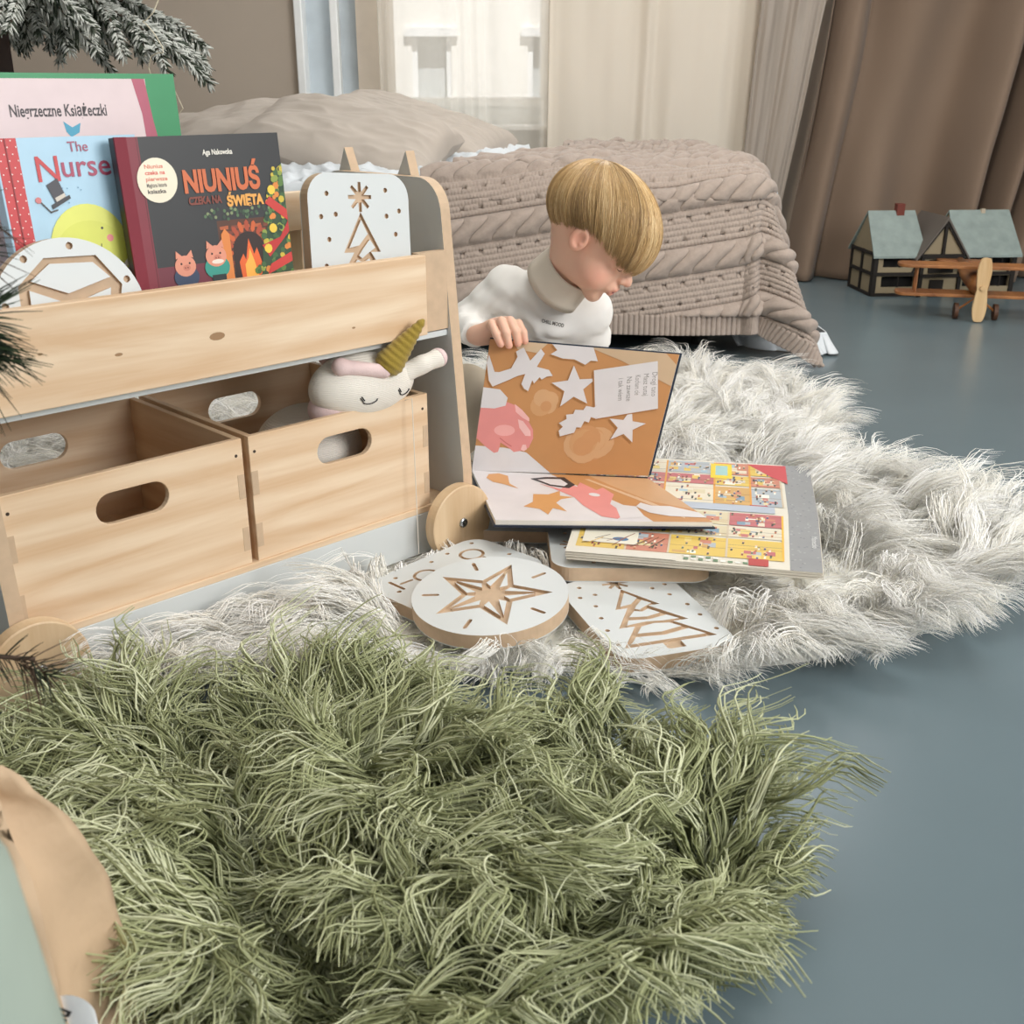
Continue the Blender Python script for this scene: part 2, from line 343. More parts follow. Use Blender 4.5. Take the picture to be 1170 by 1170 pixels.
# ------------------------------------------------ curtains
def cloth_mat(name, c, alpha=1.0, trans=.3, rough=.9, weave=900, sheen=0):
    m = bpy.data.materials.new(name); m.use_nodes = True; N = m.node_tree.nodes; L = m.node_tree.links; b = N['Principled BSDF']; b.inputs['Base Color'].default_value = lin(c); b.inputs['Roughness'].default_value = rough
    b.inputs['Specular IOR Level'].default_value = .2; b.inputs['Sheen Weight'].default_value = sheen
    tc = N.new('ShaderNodeTexCoord'); mp = N.new('ShaderNodeMapping'); mp.inputs['Scale'].default_value = (weave, weave, weave * .15); L.new(tc.outputs['Object'], mp.inputs[0])
    n = N.new('ShaderNodeTexNoise'); n.inputs['Scale'].default_value = 1; L.new(mp.outputs[0], n.inputs[0]); bu = N.new('ShaderNodeBump'); bu.inputs['Strength'].default_value = .25; bu.inputs['Distance'].default_value = .001
    L.new(n.outputs[0], bu.inputs['Height']); L.new(bu.outputs[0], b.inputs['Normal'])
    t = N.new('ShaderNodeBsdfTranslucent'); t.inputs[0].default_value = lin(c); m1 = N.new('ShaderNodeMixShader'); m1.inputs[0].default_value = trans; L.new(b.outputs[0], m1.inputs[1]); L.new(t.outputs[0], m1.inputs[2])
    out = m1
    if alpha < 1:
        tr = N.new('ShaderNodeBsdfTransparent'); m2 = N.new('ShaderNodeMixShader'); m2.inputs[0].default_value = alpha; L.new(tr.outputs[0], m2.inputs[1]); L.new(m1.outputs[0], m2.inputs[2]); out = m2
    L.new(out.outputs[0], N['Material Output'].inputs[0]); return m
def curtain(name, x0, x1, Y, z0, z1, freq, amp, lean, m, label, seed, thick=.002, flare=.0, nx=260, nz=60, foldfn=None):
    u, v = np.meshgrid(np.linspace(0, 1, nx), np.linspace(0, 1, nz), indexing='ij'); z = z0 + (z1 - z0) * v
    x = x0 + (x1 - x0) * u + lean * (z - 0.0) * (.35 + .65 * u)
    ph = 2 * PI * freq * (x1 - x0) * (u + .10 * np.sin(2 * PI * (u * 2.1 + seed)) + .02 * vnoise(u, v, 1.2, seed))
    sw = 1 + .35 * np.sin(2 * PI * u * 1.7 + seed * 2)
    y = Y + amp * sw * (np.sin(ph) + .25 * np.sin(2 * ph + 1.3)) * (1 - .25 * v) + .010 * vnoise(u * 3, v * 3, .8, seed + 5) - flare * (1 - v) ** 6
    x = x + .25 * amp * np.cos(ph)
    V = np.stack([x, y, z], -1).reshape(-1, 3); idx = np.arange(nx * nz).reshape(nx, nz)
    F = np.stack([idx[:-1, :-1], idx[1:, :-1], idx[1:, 1:], idx[:-1, 1:]], -1).reshape(-1, 4)
    o = mesh_np(name, V, F, [m]); s = o.modifiers.new('thick', 'SOLIDIFY'); s.thickness = thick
    return tag(o, label, 'curtain')
SHEER = cloth_mat('sheer_voile', '#f4efe6', .34, .5)
CREAM = cloth_mat('cream_voile', '#f4eee4', .88, .4)
SATIN = cloth_mat('grey_satin', '#a2988e', 1, .1, .42)
TAUPE = cloth_mat('taupe_drape', '#7e6c5d', 1, .06, .75, sheen=.15)
curtain('sheer_curtain', -.50, .22, 4.44, .03, 2.6, 9, .012, 0, SHEER, 'thin transparent white voile curtain hanging in front of the window', 3)
curtain('cream_curtain', .13, .90, 4.41, .03, 2.6, 5, .011, .02, CREAM, 'pale cream voile curtain beside the window, behind the knitted blanket', 5)
curtain('satin_curtain', .84, 1.00, 4.31, .02, 2.6, 2.4, .035, .14, SATIN, 'narrow shiny grey satin curtain between cream voile and taupe drapes', 8)
curtain('drape', 1.05, 2.7, 4.38, .006, 2.6, 3.9, .10, .27, TAUPE, 'wide taupe floor-length drape in deep slanted folds behind the toy house', 2, flare=.05, nx=420, nz=90)

# ================================================ BED
bed = empty('bed', (-.28, 3.6, 0), 0, 'low bed with white mattress cover under a grey knitted blanket', 'bed')
q = MB(); q.box(-.95, .93, -.52, .56, .05, .26); q.build('base', [mat('#1c1b1b', .8)], bed, bevel=.01)  # bed base coloured near black to stand in for the under-bed shade
for x in (-.85, .83):
    for y in (-.42, .46): MB().tube([(x, y, 0), (x, y, .08)], .025, 12).build('leg', [mat('#2a2826', .6)], bed)
def soft_box(hx, hy, z0, z1, r, n=60, wr=.006, seed=1):
    def f(G):
        qx = np.abs(G[0]) - hx + r; qy = np.abs(G[1]) - hy + r; qz = np.abs(G[2] - (z0 + z1) / 2) - (z1 - z0) / 2 + r
        d = np.sqrt(np.maximum(qx, 0) ** 2 + np.maximum(qy, 0) ** 2 + np.maximum(qz, 0) ** 2) + np.minimum(np.maximum(qx, np.maximum(qy, qz)), 0) - r
        return d - wr * vnoise(G[0] + G[2] * .5, G[1] + G[2] * .3, 3, seed)
    return f
SHEET = mat('#cfd4d8', .85, name='white_cotton', bump=(9, .25, .02))
V, F = nets(soft_box(1.0, .60, .26, .465, .05, wr=.004), (-1.05, -.66, .22), (1.05, .66, .52), .02); mesh_np('mattress', V, F, [SHEET], bed)
# duvet: rumpled quilt on the head half
nx, ny = 260, 220
u, v = np.meshgrid(np.linspace(0, 1, nx), np.linspace(0, 1, ny), indexing='ij')
X = -1.36 + 1.42 * u; Yd = 3.0 + 1.28 * v
def ridge(X, Y, s, seed): return 1 - np.abs(vnoise(X, Y, s, seed, 2)) * 2
hz = .470 + .055 * np.clip(v * 1.6, 0, 1) * (1 - .5 * np.clip((u - .75) * 4, 0, 1)) + .016 * ridge(X, Yd, 2.2, 11) + .008 * ridge(X + Yd, Yd - X, 5, 12) + .004 * ridge(X, Yd, 11, 14)
edge = np.clip((Yd - 3.0) / .07, 0, 1); edge2 = np.clip((4.28 - Yd) / .07, 0, 1)
hz = hz - .07 * (1 - np.sqrt(1 - (1 - edge) ** 2)) - .25 * (1 - np.sqrt(1 - (1 - edge2) ** 2))
V = np.stack([X, Yd, hz], -1).reshape(-1, 3); idx = np.arange(nx * ny).reshape(nx, ny)
F = np.stack([idx[:-1, :-1], idx[1:, :-1], idx[1:, 1:], idx[:-1, 1:]], -1).reshape(-1, 4)
du = mesh_np('duvet', V, F, [mat('#cfd4d8', .9, name='white_quilt', bump=(160, .2, .002))]); du.modifiers.new('s', 'SOLIDIFY').thickness = .02; du.modifiers['s'].offset = -1
tag(du, 'crumpled white quilt spread on the bed between pillows and knitted blanket', 'quilt')
# hanging white sheet seen below the blanket's hem
def drape(name, pts, z_top, z_bot, m, label, cat, parent=None, seed=1):
    n = 60; nz = 14; V = []
    for i in range(n):
        t = i / (n - 1) * (len(pts) - 1); k = min(int(t), len(pts) - 2); p = Vector(pts[k]).lerp(Vector(pts[k + 1]), t - k)
        for j in range(nz):
            s = j / (nz - 1); V.append((p.x + .012 * math.sin(i * .8 + seed) * s + (.02 * s if cat else 0), p.y + .014 * math.sin(i * .63) * s - .03 * s * s, z_top[0] + (z_bot - z_top[0]) * s if len(z_top) == 1 else z_top[0] * (1 - s) + s * (z_top[1] + (z_bot - z_top[1]) * i / (n - 1))))
    F = [(i * nz + j, i * nz + j + 1, (i + 1) * nz + j + 1, (i + 1) * nz + j) for i in range(n - 1) for j in range(nz - 1)]
    o = mesh_py(name, V, F, [m], parent, True); o.modifiers.new('s', 'SOLIDIFY').thickness = .003; return o
drape('sheet_skirt', [(.12, -.53, 0), (.55, -.53, 0)], (.22, .10), .05, mat('#a7a9a8', .85), '', '', bed)
o = drape('sheet_corner', [(.62, 3.14, 0), (.82, 3.02, 0), (.885, 3.05, 0), (.88, 3.4, 0)], (.06,), .008, SHEET, '', 'x'); tag(o, 'white bed sheet corner touching the floor beneath the knitted blanket', 'sheet')

# ---- knitted blanket
def knit_blanket():
    a0, b0 = .94, 1.22                     # flat size before the edges (a along the bed, b towards the viewer)
    na, nb = 600, 520
    A, B = np.meshgrid(np.linspace(0, a0 + .40, na), np.linspace(0, b0 + .41, nb), indexing='ij')
    x0, y0, zt = -.24, 4.20, .505
    rd = .075; arc = rd * PI / 2
    ox = np.maximum(0, A - (a0 - rd)); oy = np.maximum(0, B - (b0 - rd)); d = (ox ** 2.8 + oy ** 2.8) ** (1 / 2.8) + 1e-9
    ph = np.arctan2(oy, ox); th = np.clip(d / rd, 0, PI / 2)
    corner = np.sin(2 * ph) ** 2 * (ox > 0) * (oy > 0)
    hang = np.maximum(0, d - arc)
    out = rd * np.sin(th) + hang * (.20 * np.cos(ph) + .04 + .07 * corner)
    # vertical folds where the cloth turns the corner
    out = out + hang * .17 * np.sin(ph * 9 + .9) * corner + .010 * hang / .3 * np.sin(A * 11) * (ox == 0)
    zz = zt - rd * (1 - np.cos(th)) - hang * (.98 - .10 * corner)
    px = x0 + np.minimum(A, a0 - rd) + out * np.cos(ph) * (d > 1e-6); py = y0 - np.minimum(B, b0 - rd) - out * np.sin(ph) * (d > 1e-6)
    px = np.where((ox == 0), x0 + A, px)
    low = zz < .012; excess = np.where(low, .012 - zz, 0); zz = np.maximum(zz, .012)
    px = px + excess * .4 * np.cos(ph); py = py - excess * .5 * np.sin(ph)
    # soft ripples on top
    zz = zz + .008 * vnoise(A, B, 1.6, 4) * (hang == 0) + .004 * ridge(A, B, 5, 6) * (d < .02)
    px = px + np.clip(1 - A / .8, 0, 1) * .62 * np.clip(1 - B / 1.2, 0, 1) * (1 - .2 * np.sin(B * 9))
    P = np.stack([px, py, zz], -1)
    Tu = np.gradient(P, axis=0); Tv = np.gradient(P, axis=1); Nn = np.cross(Tu, Tv); Nn /= np.linalg.norm(Nn, axis=2, keepdims=True) + 1e-9; Nn *= -1
    Nn = np.where((Nn[..., 2:3] < -.2), -Nn, Nn)
    q = B + .16 * (A - .5); h = 0 * A       # pattern drifts across the bed
    sp = .172; off = .085
    k = np.round((q - off) / sp); qq = q - off - k * sp; Wd = .062; inside = np.abs(qq) < Wd / 2
    tt = 2 * qq / Wd; prof = np.sqrt(np.clip(1 - tt ** 2, 0, 1)); Lp = .062
    pq = A / Lp + .42 * np.sin(PI / 2 * np.clip(tt, -1, 1)) + k * .37
    lobe = np.abs(np.sin(PI * pq)) ** .6
    h = np.where(inside, .019 * prof ** .8 * (.12 + .88 * lobe), 0)
    h = h - .004 * np.exp(-((np.abs(qq) - Wd / 2 - .006) / .005) ** 2)
    hem = (B > b0 + .41 - .055)
    h = np.where(~inside & ~hem, h + .0017 * np.sin(2 * PI * q / .0155) + .0008 * np.sin(2 * PI * A / .009 + np.floor(q / .0155) * PI), h)
    h = np.where(hem, .0028 * np.sin(2 * PI * A / .014), h)
    lace = (np.abs(np.abs(qq) - .058) < .006) & (np.sin(2 * PI * A / .05 + k) > .55) & ~hem
    h = np.where(lace, h - .008, h)
    P = P + Nn * h[..., None]
    idx = np.arange(na * nb).reshape(na, nb); F = np.stack([idx[:-1, :-1], idx[1:, :-1], idx[1:, 1:], idx[:-1, 1:]], -1).reshape(-1, 4)
    return P.reshape(-1, 3), F
V, F = knit_blanket()
KN = mat('#a3958b', .95, name='knitted_wool', bump=(220, .5, .003), var=(60, .08), sheen=.2)
bl = mesh_np('knitted_blanket', V, F, [KN]); bl.modifiers.new('s', 'SOLIDIFY').thickness = .008; bl.modifiers['s'].offset = 0
tag(bl, 'chunky grey-beige cable-knit blanket draped over the foot of the bed', 'blanket')

# ---- pillows
LINEN = mat('#b3a99f', .92, name='washed_linen', bump=(420, .25, .0015), var=(8, .05))
def pillow(loc, rot, w, h, t, label, seed):
    n = 90; u, v = np.meshgrid(np.linspace(-1, 1, n), np.linspace(-1, 1, n), indexing='ij'); V = []; Fs = []
    for sgn in (1, -1):
        pf = np.clip((1 - u ** 4) * (1 - v ** 4), 0, 1) ** .42; pin = 1 - .07 * (1 - np.abs(u)) * 0
        x = u * w / 2 * (1 - .07 * (1 - v ** 2) * -1 * .0 - .05 * (1 - np.abs(v) ** 2) * np.abs(u) ** 3); y = v * h / 2 * (1 - .05 * (1 - u ** 2) * np.abs(v) ** 3)
        ed = np.clip(1 - np.maximum(np.abs(u), np.abs(v)), 0, 1)
        cr = .005 * ridge(u * .3 + seed, v * .2, 2.4, seed) + .003 * ridge(u * .2, v * .4 + seed, 7, seed + 1)
        z = sgn * (pf * t / 2 + cr * np.clip(ed * 7, 0, 1) * sgn) + .02 * vnoise(u, v, .4, seed + 3) + .0
        V.append(np.stack([x, y, z], -1).reshape(-1, 3)); idx = np.arange(n * n).reshape(n, n) + (0 if sgn > 0 else n * n)
        q = np.stack([idx[:-1, :-1], idx[1:, :-1], idx[1:, 1:], idx[:-1, 1:]], -1).reshape(-1, 4); Fs.append(q if sgn > 0 else q[:, ::-1])
    o = mesh_np('pillow', np.concatenate(V), np.concatenate(Fs), [LINEN]); o.location = loc; o.rotation_euler = rot
    return tag(o, label, 'pillow', 'linen pillows on the bed')
pillow((-.90, 3.68, .545), (R(12), R(-3), R(10)), .52, .44, .15, 'crumpled grey linen pillow lying leftmost on the bed', 21)
pillow((-.48, 3.38, .545), (R(14), R(10), R(-12)), .60, .40, .155, 'plump grey-beige linen pillow in front, its long side facing the camera', 22)
pillow((-.33, 3.86, .570), (R(10), R(13), R(-16)), .62, .42, .14, 'flatter beige linen pillow behind, its pointed corner towards the window', 23)

# ================================================ TOYS ON THE FLOOR, FAR RIGHT
dh = empty('dollhouse', (1.29, 3.95, 0), R(4), 'half-timbered toy house with grey roofs and brick chimney, by the drape', 'toy house')
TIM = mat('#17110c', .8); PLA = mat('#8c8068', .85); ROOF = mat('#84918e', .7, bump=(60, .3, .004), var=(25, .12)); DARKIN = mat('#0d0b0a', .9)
def wing(x0, x1, name):
    h = .155; D = .22; mb = MB(); W_ = x1 - x0
    wins = []; nb = max(1, round(W_ / .12)); bw = (W_ - .02) / nb
    for i in range(nb):
        for z0 in (.02, .09): wins.append((x0 + .02 + i * bw + .012, x0 + .02 + (i + 1) * bw - .016, z0 + .012, z0 + .05))
    V, F = flat([[(x0, 0), (x1, 0), (x1, h), (x0, h)]] + [[(a, c), (b, c), (b, d), (a, d)] for a, b, c, d in wins], .006); mb.add([(x, .006 - z, y) for x, y, z in V], F)
    mb.box(x0, x1, D - .006, D, 0, h); mb.box(x0, x1, 0, D, 0, .006); mb.box(x0, x0 + .006, 0, D, 0, h); mb.box(x1 - .006, x1, 0, D, 0, h)
    for x in (x0, x1 - .006): mb.add([(x, 0, h), (x + .006, 0, h), (x + .006, D, h), (x, D, h), (x, D / 2, h + .12), (x + .006, D / 2, h + .12)], [(0, 1, 5, 4), (3, 4, 5, 2), (0, 4, 3), (1, 2, 5), (0, 3, 2, 1)])
    w_ = mb.build('walls', [PLA], dh)
    tb = MB()
    for x in [x0] + [x0 + .01 + i * bw for i in range(1, nb)] + [x1 - .012]: tb.box(x - .003, x + .012, -.006, 0, 0, h)
    for z in (0, .073, h - .012): tb.box(x0, x1, -.007, 0, z, z + .011)
    for z in (0, .073, h - .012): tb.box(x0 - .006, x0, 0, D, z, z + .011)
    for y in (0, D / 2 - .005, D - .01): tb.box(x0 - .007, x0, y, y + .01, 0, h)
    for a, b, c, d in wins: tb.box((a + b) / 2 - .002, (a + b) / 2 + .002, -.003, .002, c, d)
    tb.tube([(x1 - .03, -.004, .08), (x1 - .005, -.004, .14)], .004, 4)
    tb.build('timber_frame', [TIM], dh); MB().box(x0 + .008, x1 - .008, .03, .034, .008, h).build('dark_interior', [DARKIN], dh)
def roof(x0, x1, D=.22, h=.148, H=.28, ov=.018):
    mb = MB(); 
    for s in (-1, 1):
        y0 = D / 2; ye = D / 2 + s * (D / 2 + ov); ze = h - .012
        mb.add([(x0 - .012, ye, ze), (x1 + .012, ye, ze), (x1 + .002, y0, H), (x0 - .002, y0, H), (x0 - .012, ye, ze + .008), (x1 + .012, ye, ze + .008), (x1 + .002, y0, H + .008), (x0 - .002, y0, H + .008)],
               [(0, 1, 2, 3), (4, 7, 6, 5), (0, 4, 5, 1), (1, 5, 6, 2), (2, 6, 7, 3), (3, 7, 4, 0)])
    return mb.build('roof', [ROOF], dh)
wing(0, .17, 'left'); roof(0, .17); wing(.30, .52, 'right'); roof(.30, .52)
# cross gable between the wings
g = MB(); g.add([(.16, -.02, 0), (.31, -.02, 0), (.31, -.02, .15), (.235, -.02, .262), (.16, -.02, .15), (.16, .2, 0), (.31, .2, 0), (.31, .2, .15), (.235, .2, .262), (.16, .2, .15)],
    [(0, 1, 2, 3, 4), (9, 8, 7, 6, 5), (0, 5, 6, 1), (1, 6, 7, 2), (4, 9, 5, 0), (2, 7, 8, 3), (3, 8, 9, 4)]); g.build('gable_wall', [PLA], dh)
g = MB()
for s in (-1, 1):
    xa = .235 + s * .098; g.add([(xa, -.035, .125), (.235, -.035, .268), (.235, .2, .268), (xa, .2, .125), (xa, -.035, .134), (.235, -.035, .279), (.235, .2, .279), (xa, .2, .134)], [(0, 1, 2, 3), (4, 7, 6, 5), (0, 4, 5, 1), (1, 5, 6, 2), (2, 6, 7, 3), (3, 7, 4, 0)])
g.build('gable_roof', [mat('#5d5650', .7)], dh)
g = MB(); g.box(.158, .312, -.03, -.02, .136, .15); g.box(.230, .240, -.03, -.02, .15, .25); g.box(.158, .17, -.03, -.02, 0, .14); g.box(.30, .312, -.03, -.02, 0, .14); g.box(.158, .312, -.03, -.02, .07, .08); g.box(.19, .28, -.026, -.02, .085, .13); g.box(.2, .25, -.026, -.02, 0, .06)
for s in (-1, 1): g.tube([(.235 + s * .08, -.026, .148), (.235, -.026, .262)], .006, 4)
g.build('gable_timber', [TIM], dh)
MB().box(.10, .128, .095, .125, .25, .312).build('chimney', [mat('#6d342a', .8, bump=(120, .6, .004))], dh, bevel=.001)
MB().box(.415, .43, .1, .115, .27, .292).build('chimney', [mat('#b0a592', .8)], dh, bevel=.001)
# wooden toy aeroplane
pl = empty('toy_aeroplane', (1.49, 3.50, 0), R(78), 'brown wooden toy biplane with pale propeller, in front of the toy house', 'toy aeroplane')
OAK = wood('#a8703f', '#7a4a26', 0, 'stained_oak'); PALE = wood('#d9bd92', '#c09a6a', 2, 'pale_wood')
q = MB(); q.tube([(0, 0, .11), (.03, 0, .11), (.2, 0, .115), (.42, 0, .13)], [.022, .032, .03, .015], 14); q.build('fuselage', [OAK], pl, True)
for z, nm in ((.16, 'upper_wing'), (.07, 'lower_wing')):
    V, F = flat([rrect(.095, .50, .03)], .01, .002); MB().add([(x + .07, y, zz + z) for x, y, zz in V], F).build('wing', [OAK], pl)
[MB().tube([(.05 + dx, y, .075), (.05 + dx, y, .165)], .004, 6).build('wing_strut', [OAK], pl) for dx in (0, .04) for y in (-.19, .19)]
V, F = flat([rrect(.05, .16, .015)], .008, .002); MB().add([(x + .40, y, zz + .13) for x, y, zz in V], F).build('tail', [OAK], pl)
def propeller():
    P = []
    for i in range(40):
        t = 2 * PI * i / 40; y = math.sin(t) * .101; wd = .016 + .008 * min(1, abs(y) / .06)
        P.append((math.copysign(1, math.cos(t)) * wd * abs(math.cos(t)) ** .45, y))
    V, F = flat([P], .011, .002); return [(-.018 - zz, x, y + .103) for x, y, zz in V], F
V, F = propeller(); MB().add(V, F).build('propeller', [PALE], pl)
MB().tube([(-.035, 0, .11), (0, 0, .11)], .008, 10).build('hub', [PALE], pl)
for y in (-.06, .06):
    MB().tube([(.03, y - .006, .026), (.03, y + .006, .026)], .026, 20).build('wheel', [mat('#4b2e1b', .6)], pl)
MB().tube([(.03, -.06, .026), (.03, 0, .075), (.03, .06, .026)], .004, 6).build('axle', [OAK], pl)

# ================================================ BOOKSHELF
SO = Vector((-.092, 1.638, 0)); SH = empty('toy_bookshelf', SO, R(45), 'white and birch plywood children\'s bookshelf cart with round wooden wheels', 'bookshelf')
def shp(s, t, z): return SO + Vector((.70711 * s - .70711 * t, .70711 * s + .70711 * t, z))
def side_panel(s0, s1, prof, parent, name='side_panel', rad=.05):
    V, F = flat([prof], s1 - s0); # profile in (t, z)
    mb = MB(); mm = []
    V3 = [(s0 + zz, t, z) for t, z, zz in V]
    for f in F:
        a, b, c = (Vector(V3[i]) for i in f[:3]); n = (b - a).cross(c - a); n.normalize(); mm.append(0 if abs(n.x) > .9 else 1)
    mb.add(V3, F, mm); return mb.build(name, [LAM, EDGE], parent, bevel=.0012)
def arc(cx, cy, r, a0, a1, n=8): return [(cx + r * math.cos(R(a0 + (a1 - a0) * i / n)), cy + r * math.sin(R(a0 + (a1 - a0) * i / n))) for i in range(n + 1)]
prof = [(-.028, .02), (.34, .02), (.33, .40)] + arc(.17 + .09, .527, .05, 0, 90) + arc(.065, .527, .05, 90, 172) + [(-.024, .14)]
side_panel(-.002, .016, prof, SH); side_panel(-.708, -.690, prof, SH)
# board with two pointed ears fixed outside the right panel
ears = [(.03, .03), (.31, .03), (.305, .54), (.288, .56), (.265, .612), (.242, .56), (.16, .56), (.140, .565), (.113, .612), (.096, .558), (.06, .54)]
side_panel(.0165, .033, ears, SH, 'eared_board')
MB().box(-.690, -.056, -.012, .004, .362, .477).build('front_rail', [WOOD], SH, bevel=.0015)
MB().box(-.0555, -.002, .004, .02, .362, .477).build('rail_cleat', [EDGE], SH)
MB().box(-.690, -.002, .006, .30, .351, .360).build('book_tray', [LAM], SH, bevel=.001)
MB().box(-.690, -.002, .155, .171, .505, .56).build('rear_rail', [WOOD], SH, bevel=.0015)
MB().box(-.185, -.14, .172, .188, .357, .53).build('rail_post', [WOODZ], SH, bevel=.001)
MB().box(-.690, -.002, .30, .312, .357, .52).build('back_board', [WOOD], SH, bevel=.001)
MB().box(-.690, -.002, -.004, .30, .083, .0925).build('base_shelf', [WOOD], SH, bevel=.001)
MB().box(-.690, -.002, -.004, .010, .016, .083).build('base_plinth', [LAM], SH, bevel=.001)
def wheel(s, z, t0=-.046):
    o = MB().tube([(s, t0 + .02, z), (s, t0 + .019, z), (s, t0 + .001, z), (s, t0, z)], [.0585, .0605, .0605, .0585], 56).build('wheel', [WOODZ], SH)
    q = MB().tube([(s, t0 - .0035, z), (s, t0 - .003, z), (s, t0 + .001, z)], [.004, .0072, .0082], 14); q.build('bolt', [BOLT], o, True)
wheel(-.024, .066); wheel(-.689, .068)
# pine knots printed into the rail's face are small inlays of darker wood
for s, z, a, b in ((-.40, .412, .011, .005), (-.53, .41, .005, .002), (-.19, .392, .003, .0014), (-.62, .425, .003, .0015)): MB().add([(x, -.0122, y) for x, y in circ(s, z, a, 12, b)], [tuple(range(12))]).build('wood_knot', [mat('#9a7856', .6)], SH)

def crate(s0, s1, label):
    e = empty('crate', shp(s0, 0, .0925), R(45), label, 'wooden box', 'birch boxes on the bookshelf base'); W_ = s1 - s0; H_ = .178; T = .30; th = .009
    def face(y0, name):
        V, F = flat([[(0, 0), (W_, 0), (W_, H_), (0, H_)], slot(W_ / 2 - .028, H_ * .73, W_ / 2 + .028, H_ * .73, .040, 10)], th, .0008)
        o = MB().add([(x, y0 + th - z, y) for x, y, z in V], F).build(name, [WOOD], e); return o
    fr = face(0, 'front_board'); face(T - th, 'back_board')
    for nm, x in (('side_board', 0), ('side_board', W_ - th)): MB().box(x, x + th, th, T - th, 0, H_).build(nm, [WOODY], e, bevel=.0008)
    MB().box(th, W_ - th, th, T - th, 0, .006).build('bottom_board', [WOODY], e)
    for x0, x1 in ((0.0005, .0105), (W_ - .0105, W_ - .0005)):
        for z in (.02, .095): MB().box(x0, x1, -.0004, .001, z, z + .034).build('finger_joint', [EDGE], fr)
    for x in (.008, W_ - .010): MB().tube([(x, -.0004, H_ - .022), (x, .001, H_ - .022)], .0022, 10).build('screw', [mat('#3a2a1e', .6)], fr)
    return e
crate(-.688, -.373, 'open birch box with oval hand hole, left half of the shelf base, empty')
crate(-.363, -.051, 'open birch box with oval hand hole, holding the plush unicorn')

# ---- boards with grooves
def groove_board(name, label, outline, holes, islands, loc, rot, th=.02, cat='wooden board', group=None):
    """plywood core with white laminate on both faces; grooves are cut through the upper laminate"""
    e = empty(name, loc, 0, label, cat, group or ('white cut-out boards' if 'standing' not in label else 'boards in the bookshelf'), rot=rot); lam = .0045
    V, F = flat([outline], th - lam - .0015); c = MB().add([(x, y, z + .0015) for x, y, z in V], F).build('core', [EDGE], e)
    V, F = flat([outline], .0015); MB().add(V, F).build('backing', [LAM], e)
    mb = MB()
    for loops in [[outline] + holes] + [[i] for i in islands]:
        V, F = flat(loops, lam); V3 = [(x, y, z + th - lam) for x, y, z in V]; mm = []
        for f in F:
            a, b, d = (Vector(V3[i]) for i in f[:3]); n = (b - a).cross(d - a)
            n = n.normalized() if n.length > 0 else Vector((0, 0, 1)); mm.append(0 if abs(n.z) > .7 else 1)
        mb.add(V3, F, mm)
    mb.build('white_face', [LAM, EDGE], e); return e
def tree_pattern(ox=0, oy=-.01, k=1.0, W2=.17, H2=.23):
    # 3-tier tree: silhouette hole with white islands
    t = lambda P: [(ox + x * k * 1.22, oy + (y - .012) * k * 1.12) for x, y in P]
    top = [(0, .066), (.026, .018), (.012, .018), (.040, -.026), (.022, -.026), (.052, -.070), (.010, -.070), (.010, -.084), (-.010, -.084), (-.010, -.070), (-.052, -.070), (-.022, -.026), (-.040, -.026), (-.012, .018), (-.026, .018)]
    rays = []
    for a in (0, 45, 90, 135, 180): rays.append(a)
    # little sun on top merged to the tree: one polygon
    sun = []
    n = 8
    for i in range(n):
        a = -90 + 22.5 + 45 * i; b = a + 22.5
        sun += [(.008 * math.cos(R(a)), .082 + .008 * math.sin(R(a)))]
        if i < n - 1 or True:
            for da, rr in ((-7, .021), (7, .021)): sun.append((rr * math.cos(R(b + da)), .082 + rr * math.sin(R(b + da))))
    i1 = [(0, .056), (.015, .028), (-.004, .010), (-.019, .023), (-.018, .024)]
    i1 = [(0, .058), (.009, .040), (-.004, .026), (-.019, .023)]
    i2 = [(.011, .034), (.019, .023), (.006, .015), (-.001, .010), (-.006, .014), (.0, .022)]
    i3 = [(.009, .011), (.018, -.003), (.0, -.008), (-.020, -.004), (-.008, .010), (.0, .006)]
    i4 = [(.022, -.009), (.032, -.022), (.012, -.022), (-.006, -.019), (-.03, -.022), (-.023, -.010), (0, -.014)]
    i5 = [(.017, -.028), (.026, -.040), (.0, -.046), (-.027, -.043), (-.016, -.028), (0, -.024)]
    i6 = [(.030, -.046), (.043, -.064), (.012, -.064), (-.043, -.064), (-.031, -.049), (0, -.053)]
    isl = [inset(t(i_), .0006) for i_ in (i1, i2, i3, i4, i5, i6)]
    sc0 = t([(0, .084)])[0]; holes = [t(top), [(sc0[0] + x * .95, sc0[1] + (y - .082) * .95) for x, y in sun]]
    for x, y in ((-.055, .085), (.045, .090), (-.066, .055), (-.042, .058), (.045, .055), (.068, .062), (-.055, .025), (.060, .030), (-.062, -.010), (.070, -.005), (-.068, -.045), (.072, -.038), (-.070, -.085), (.074, -.08)):
        holes.append(circ(ox + x, oy + y, .0035, 10))
    return holes, isl
out_rr = rrect(.172, .232, .034, 8)
def rotP(P, a): c, s = math.cos(R(a)), math.sin(R(a)); return [(x * c - y * s, x * s + y * c) for x, y in P]
# tree board standing in the bookshelf
h, i = tree_pattern(0, .004)
# keep the sun separate from the apex
e = groove_board('tree_board', 'white rounded board with cut-out Christmas tree, standing upright in the bookshelf', out_rr, h, i, (0, 0, 0), (0, 0, 0), .018, 'wooden board')
e.matrix_world = Matrix.Translation(shp(-.145, .036, .474)) @ Matrix.Rotation(R(45), 4, 'Z') @ Matrix.Rotation(R(84), 4, 'X') @ Matrix.Rotation(R(-4), 4, 'Z')
e.rotation_mode = 'XYZ'
